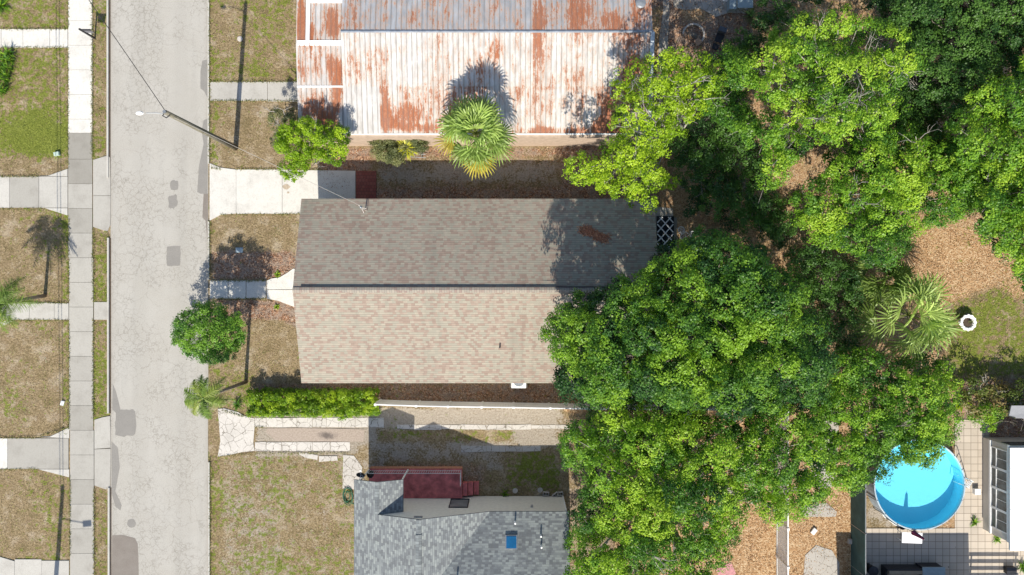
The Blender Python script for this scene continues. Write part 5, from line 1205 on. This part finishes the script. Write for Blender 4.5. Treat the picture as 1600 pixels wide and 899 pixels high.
x, y, _ = at(1580, 892, .3); ob = thing('box', 'small black crate in the pergola shade at the bottom right', 'box', (x,y,0)); MB().box(x-.3,x+.3,y-.2,y+.2,0,.35).build('body', M['dark'], ob); MB().box(x-.32,x+.32,y-.22,y+.22,.352,.38).build('lid', M['dark'], ob)
# hoses by pool
pts = [at(1347+6*math.sin(i*.5)+i*.3, 744+i*7.5) for i in range(9)]
pts = [at(1362,752,.05),at(1364,775,.05),at(1371,792,.05),at(1382,808,.05),at(1398,820,.05),at(1415,826,.05)]
tag(MB().tube(pts,.03,6).build('pipe', M['trimwhite'], None, at(1362,752)), 'pale curved pool pipe on the ground by the pool wall', 'pipe')
# backyard at the top
fx_, fy_, _ = at(1083, 55); fp = thing('fire_pit', 'open ring of grey stones around burnt sticks on brown leaf litter', 'fire pit', (fx_, fy_, 0))
for i in range(17):
    a_ = R(-70)+i*R(15); r_ = .68; MB().rbox(fx_+r_*math.cos(a_), fy_+r_*math.sin(a_), .11, .17, 0, .14, a_).build('stone', M['rock'], fp)
stk = MB()
for i in range(9):
    a_ = random.uniform(0, 3.14); stk.tube([(fx_+.35*math.cos(a_)-.1, fy_+.35*math.sin(a_), .05), (fx_-.3*math.cos(a_), fy_-.3*math.sin(a_), .15)], .02, 5)
stk.build('sticks', M['bark'], fp)
x, y, _ = at(1091, 65, .2); tag(MB().rbox(x, y, .42, .42, .16, .20, .7).build('board', M['cardboard'], None, (x,y,0)), 'square tan board lying across the edge of the stone ring', 'board')
x, y, _ = at(1124, 60, .4); gc = thing('recliner_chair', 'black folding garden chair on brown leaves right of the stone ring', 'chair', (x,y,0)); ro = -.35
MB().rbox(x, y, .5, .55, .38, .46, ro).build('seat', M['dark'], gc); MB().rbox(x+.12, y+.42, .5, .30, .44, .85, ro).build('backrest', simple('dark_grey_cloth', (.09,.10,.12), .8), gc); MB().rbox(x-.2, y-.5, .42, .35, .2, .3, ro).build('footrest', M['dark'], gc)
for u, v in ((-.2,-.2),(.2,-.2),(-.2,.25),(.2,.25)): MB().tube([(x+u,y+v,.4),(x+u*1.1,y+v*1.1,0)],.018,5).build('leg', M['greymetal'], gc)
x0,x1,y0,y1 = gx(1153,.8),gx(1177,.8),gy(12,.8),gy(-20,.8); wt = thing('table', 'long white folding table at the top edge beside the patio', 'table', ((x0+x1)/2,(y0+y1)/2,0)); MB().box(x0,x1,y0,y1,.72,.78).build('tabletop', M['bluegrey'], wt)
for u in (x0+.1,x1-.1):
    for v in (y0+.1,y1-.1): MB().cyl(u,v,0,.72,.02,6).build('leg', M['greymetal'], wt)
x0,x1,y0,y1 = gx(1140,.6),gx(1150,.6),gy(14,.6),gy(-10,.6); tag(MB().box(x0,x1,y0,y1,.02,.6).box(x0-.02,x1+.02,y0-.02,y1+.02,.602,.65).build('cooler', M['bluegrey'], None, ((x0+x1)/2,(y0+y1)/2,0)), 'pale blue grey cooler box left of the white table', 'cooler')
metal_chair(1129, 1, 1.0, 'white metal garden chair at the top edge on the grey patio slab')

# ------------------------------------------------------------------ grass and fallen leaves (ground cover)
def scatter(name, label, cat, polys, dens, size, wid, kindfn, upb, zr=(.0, .05), rs=None, blade=False):
    Ps = []
    for poly, dm in polys:
        P = np.array(poly, float); lo = P.min(0); hi = P.max(0); A = (hi[0]-lo[0])*(hi[1]-lo[1])*(H/K)**2
        q = lo+rs.rand(int(A*dens*dm), 2)*(hi-lo); q = q[inside(q, poly)]; Ps.append(q)
    q = np.concatenate(Ps); W = np.stack([gx(q[:, 0]), gy(q[:, 1])], 1); a = paint(W)
    colr, keep = kindfn(a, rs, W); W = W[keep]; colr = colr[keep]; n = len(W)
    z = rs.uniform(zr[0], zr[1], n); c = np.concatenate([W, z[:, None]], 1)
    V, F, Cc = leaves_np(c, size, wid, np.concatenate([colr, np.ones((n, 1))], 1), upb, rs)
    V[:, 2] = np.maximum(V[:, 2], .004)
    o = raw_mesh(name, V, F, M['grass'], attrs={'Col': ('FLOAT_COLOR', 'POINT', Cc)}); tag(o, label, cat, kind='stuff')
def vn(W, s, seed):   # cheap smooth value noise
    r2 = np.random.RandomState(seed); g_ = r2.rand(64, 64); x = (W[:, 0]*s) % 64; y = (W[:, 1]*s) % 64
    xi = x.astype(int); yi = y.astype(int); fx = x-xi; fy = y-yi; fx = fx*fx*(3-2*fx); fy = fy*fy*(3-2*fy)
    return (g_[xi, yi]*(1-fx)*(1-fy)+g_[(xi+1) % 64, yi]*fx*(1-fy)+g_[xi, (yi+1) % 64]*(1-fx)*fy+g_[(xi+1) % 64, (yi+1) % 64]*fx*fy)
def grasscol(a, rs, W):
    n = len(a); g = a[:, 0]+(vn(W, .8, 1)-.5)*.7+(vn(W, 3.1, 2)-.5)*.5+rs.normal(0, .1, n)
    dry = mixcol(rs.rand(n)*.6+.7*(vn(W, .55, 4)-.2), [(0,(.13,.095,.045)),(.5,(.34,.26,.15)),(1,(.60,.51,.36))]); gr_ = mixcol(rs.rand(n), [(0,(.06,.09,.012)),(.6,(.17,.22,.035)),(1,(.34,.38,.08))])
    isg = (g > .52)[:, None]; keep = rs.rand(n) < np.where(isg[:, 0], 1.0, .45)*(1-np.clip(a[:, 1]*.9, 0, .9))*(1-np.clip(a[:, 2]*.8, 0, .8))
    return np.where(isg, gr_, dry), keep
lawns = [(rect(-20,-20,106.5,45.5),1),(rect(-20,75,106.5,275),1),(rect(-20,328,107,473),1),(rect(-20,501,108,682),1),(rect(-20,742,109,872),1),(rect(145,-10,167.5,245),1.3),(rect(146,360,168,472),1.3),(rect(146,500,168,652),1.3),(rect(147.5,762,168.5,920),1.3),
  (rect(327.5,-20,466,128),1),(rect(327.5,158.5,470,262),1),(rect(328,346,462,438),1),(rect(328,468,470,610),1),(rect(330,600,382,640),1),(rect(328,716,553,920),1),([(1470,420),(1700,420),(1700,600),(1470,600)],1),(rect(395,602,900,628),.6),(rect(570,706,905,765),.6)]
scatter('grass', 'patchy green and straw coloured lawn grass', 'grass', lawns, 110, .10, .022, grasscol, .1, (.01, .05), np.random.RandomState(201))
# ragged grass spilling over slab edges
def edgepts(lines, dens, jit, rs):
    P = []
    for (x0, y0, x1, y1) in lines:
        L = math.hypot(x1-x0, y1-y0); n = int(L*dens); t = rs.rand(n); P.append(np.stack([x0+(x1-x0)*t+rs.normal(0, jit, n), y0+(y1-y0)*t+rs.normal(0, jit, n)], 1))
    return np.concatenate(P)
rs = np.random.RandomState(207)
E = edgepts([(106.5,-10,106.5,45),(106.5,75,106.5,262),(144.5,-10,144.5,248),(107.5,338,107.5,473),(108,500,108,670),(146,356,146,472),(146,500,146,655),(109.5,745,109.5,870),(147.5,760,147.5,900),(168,362,168,472),
  (0,45.5,106,45.5),(0,75,106,75),(0,276,60,276),(0,327,70,327),(62,682,108,668),(0,684,60,684),(0,734,60,733),(0,473,106,473),(0,501,106,501),(328,128,465,128),(328,158,465,158),(328,262,345,264),(369,265,510,265),(345,336,470,335),
  (327.5,0,327.5,255),(327.5,346,327.5,436),(328.5,716,328.5,899),(328,439,416,439),(328,467,416,467),(398,668,416,668),(398,708,548,708),(345,640,385,652),(340,714,398,708)], 2.6, 1.1, rs)
W = np.stack([gx(E[:, 0]), gy(E[:, 1])], 1); n = len(W); cc_ = mixcol(rs.rand(n)*.8+vn(W, 1.0, 3)*.3, [(0,(.06,.085,.015)),(.5,(.14,.17,.04)),(.75,(.28,.25,.10)),(1,(.36,.27,.14))])
V, F, Cc = leaves_np(np.concatenate([W, rs.uniform(.035, .09, (n, 1))], 1), .12, .03, np.concatenate([cc_, np.ones((n, 1))], 1), .3, rs)
tag(raw_mesh('grass_fringe', V, F, M['grass'], attrs={'Col': ('FLOAT_COLOR', 'POINT', Cc)}), 'ragged grass creeping over the slab edges', 'grass', kind='stuff')
def littercol(a, rs, W):
    n = len(a); l = np.clip(a[:, 1]+a[:, 3], 0, 1); br = (rs.rand(n) < a[:, 1]/(a[:, 1]+a[:, 3]+.01))[:, None]
    c1 = mixcol(rs.rand(n), [(0,(.11,.055,.035)),(.6,(.34,.16,.09)),(1,(.55,.38,.26))]); c2 = mixcol(rs.rand(n), [(0,(.25,.14,.06)),(.6,(.48,.31,.17)),(1,(.62,.48,.32))])
    return np.where(br, c1, c2), rs.rand(n) < l*np.clip(2.4*vn(W, .9, 9)-.7+.6*(vn(W, 3.3, 10)-.5), 0.05, 1)
scatter('fallen_leaves', 'scattered brown and tan dead leaves on the ground', 'fallen leaves', [(rect(500,212,1060,320),1.2),(rect(400,600,900,630),1),(rect(328,395,465,437),1.2),(rect(328,468,468,505),1.2),(rect(1014,-20,1250,110),1),(rect(1040,300,1480,660),.8),(rect(1425,365,1640,600),1),(rect(1135,720,1330,920),1),(rect(1040,90,1620,420),.5),(rect(880,600,1215,899),.6)], 95, .085, .045, littercol, 1.2, (.01, .04), np.random.RandomState(203))
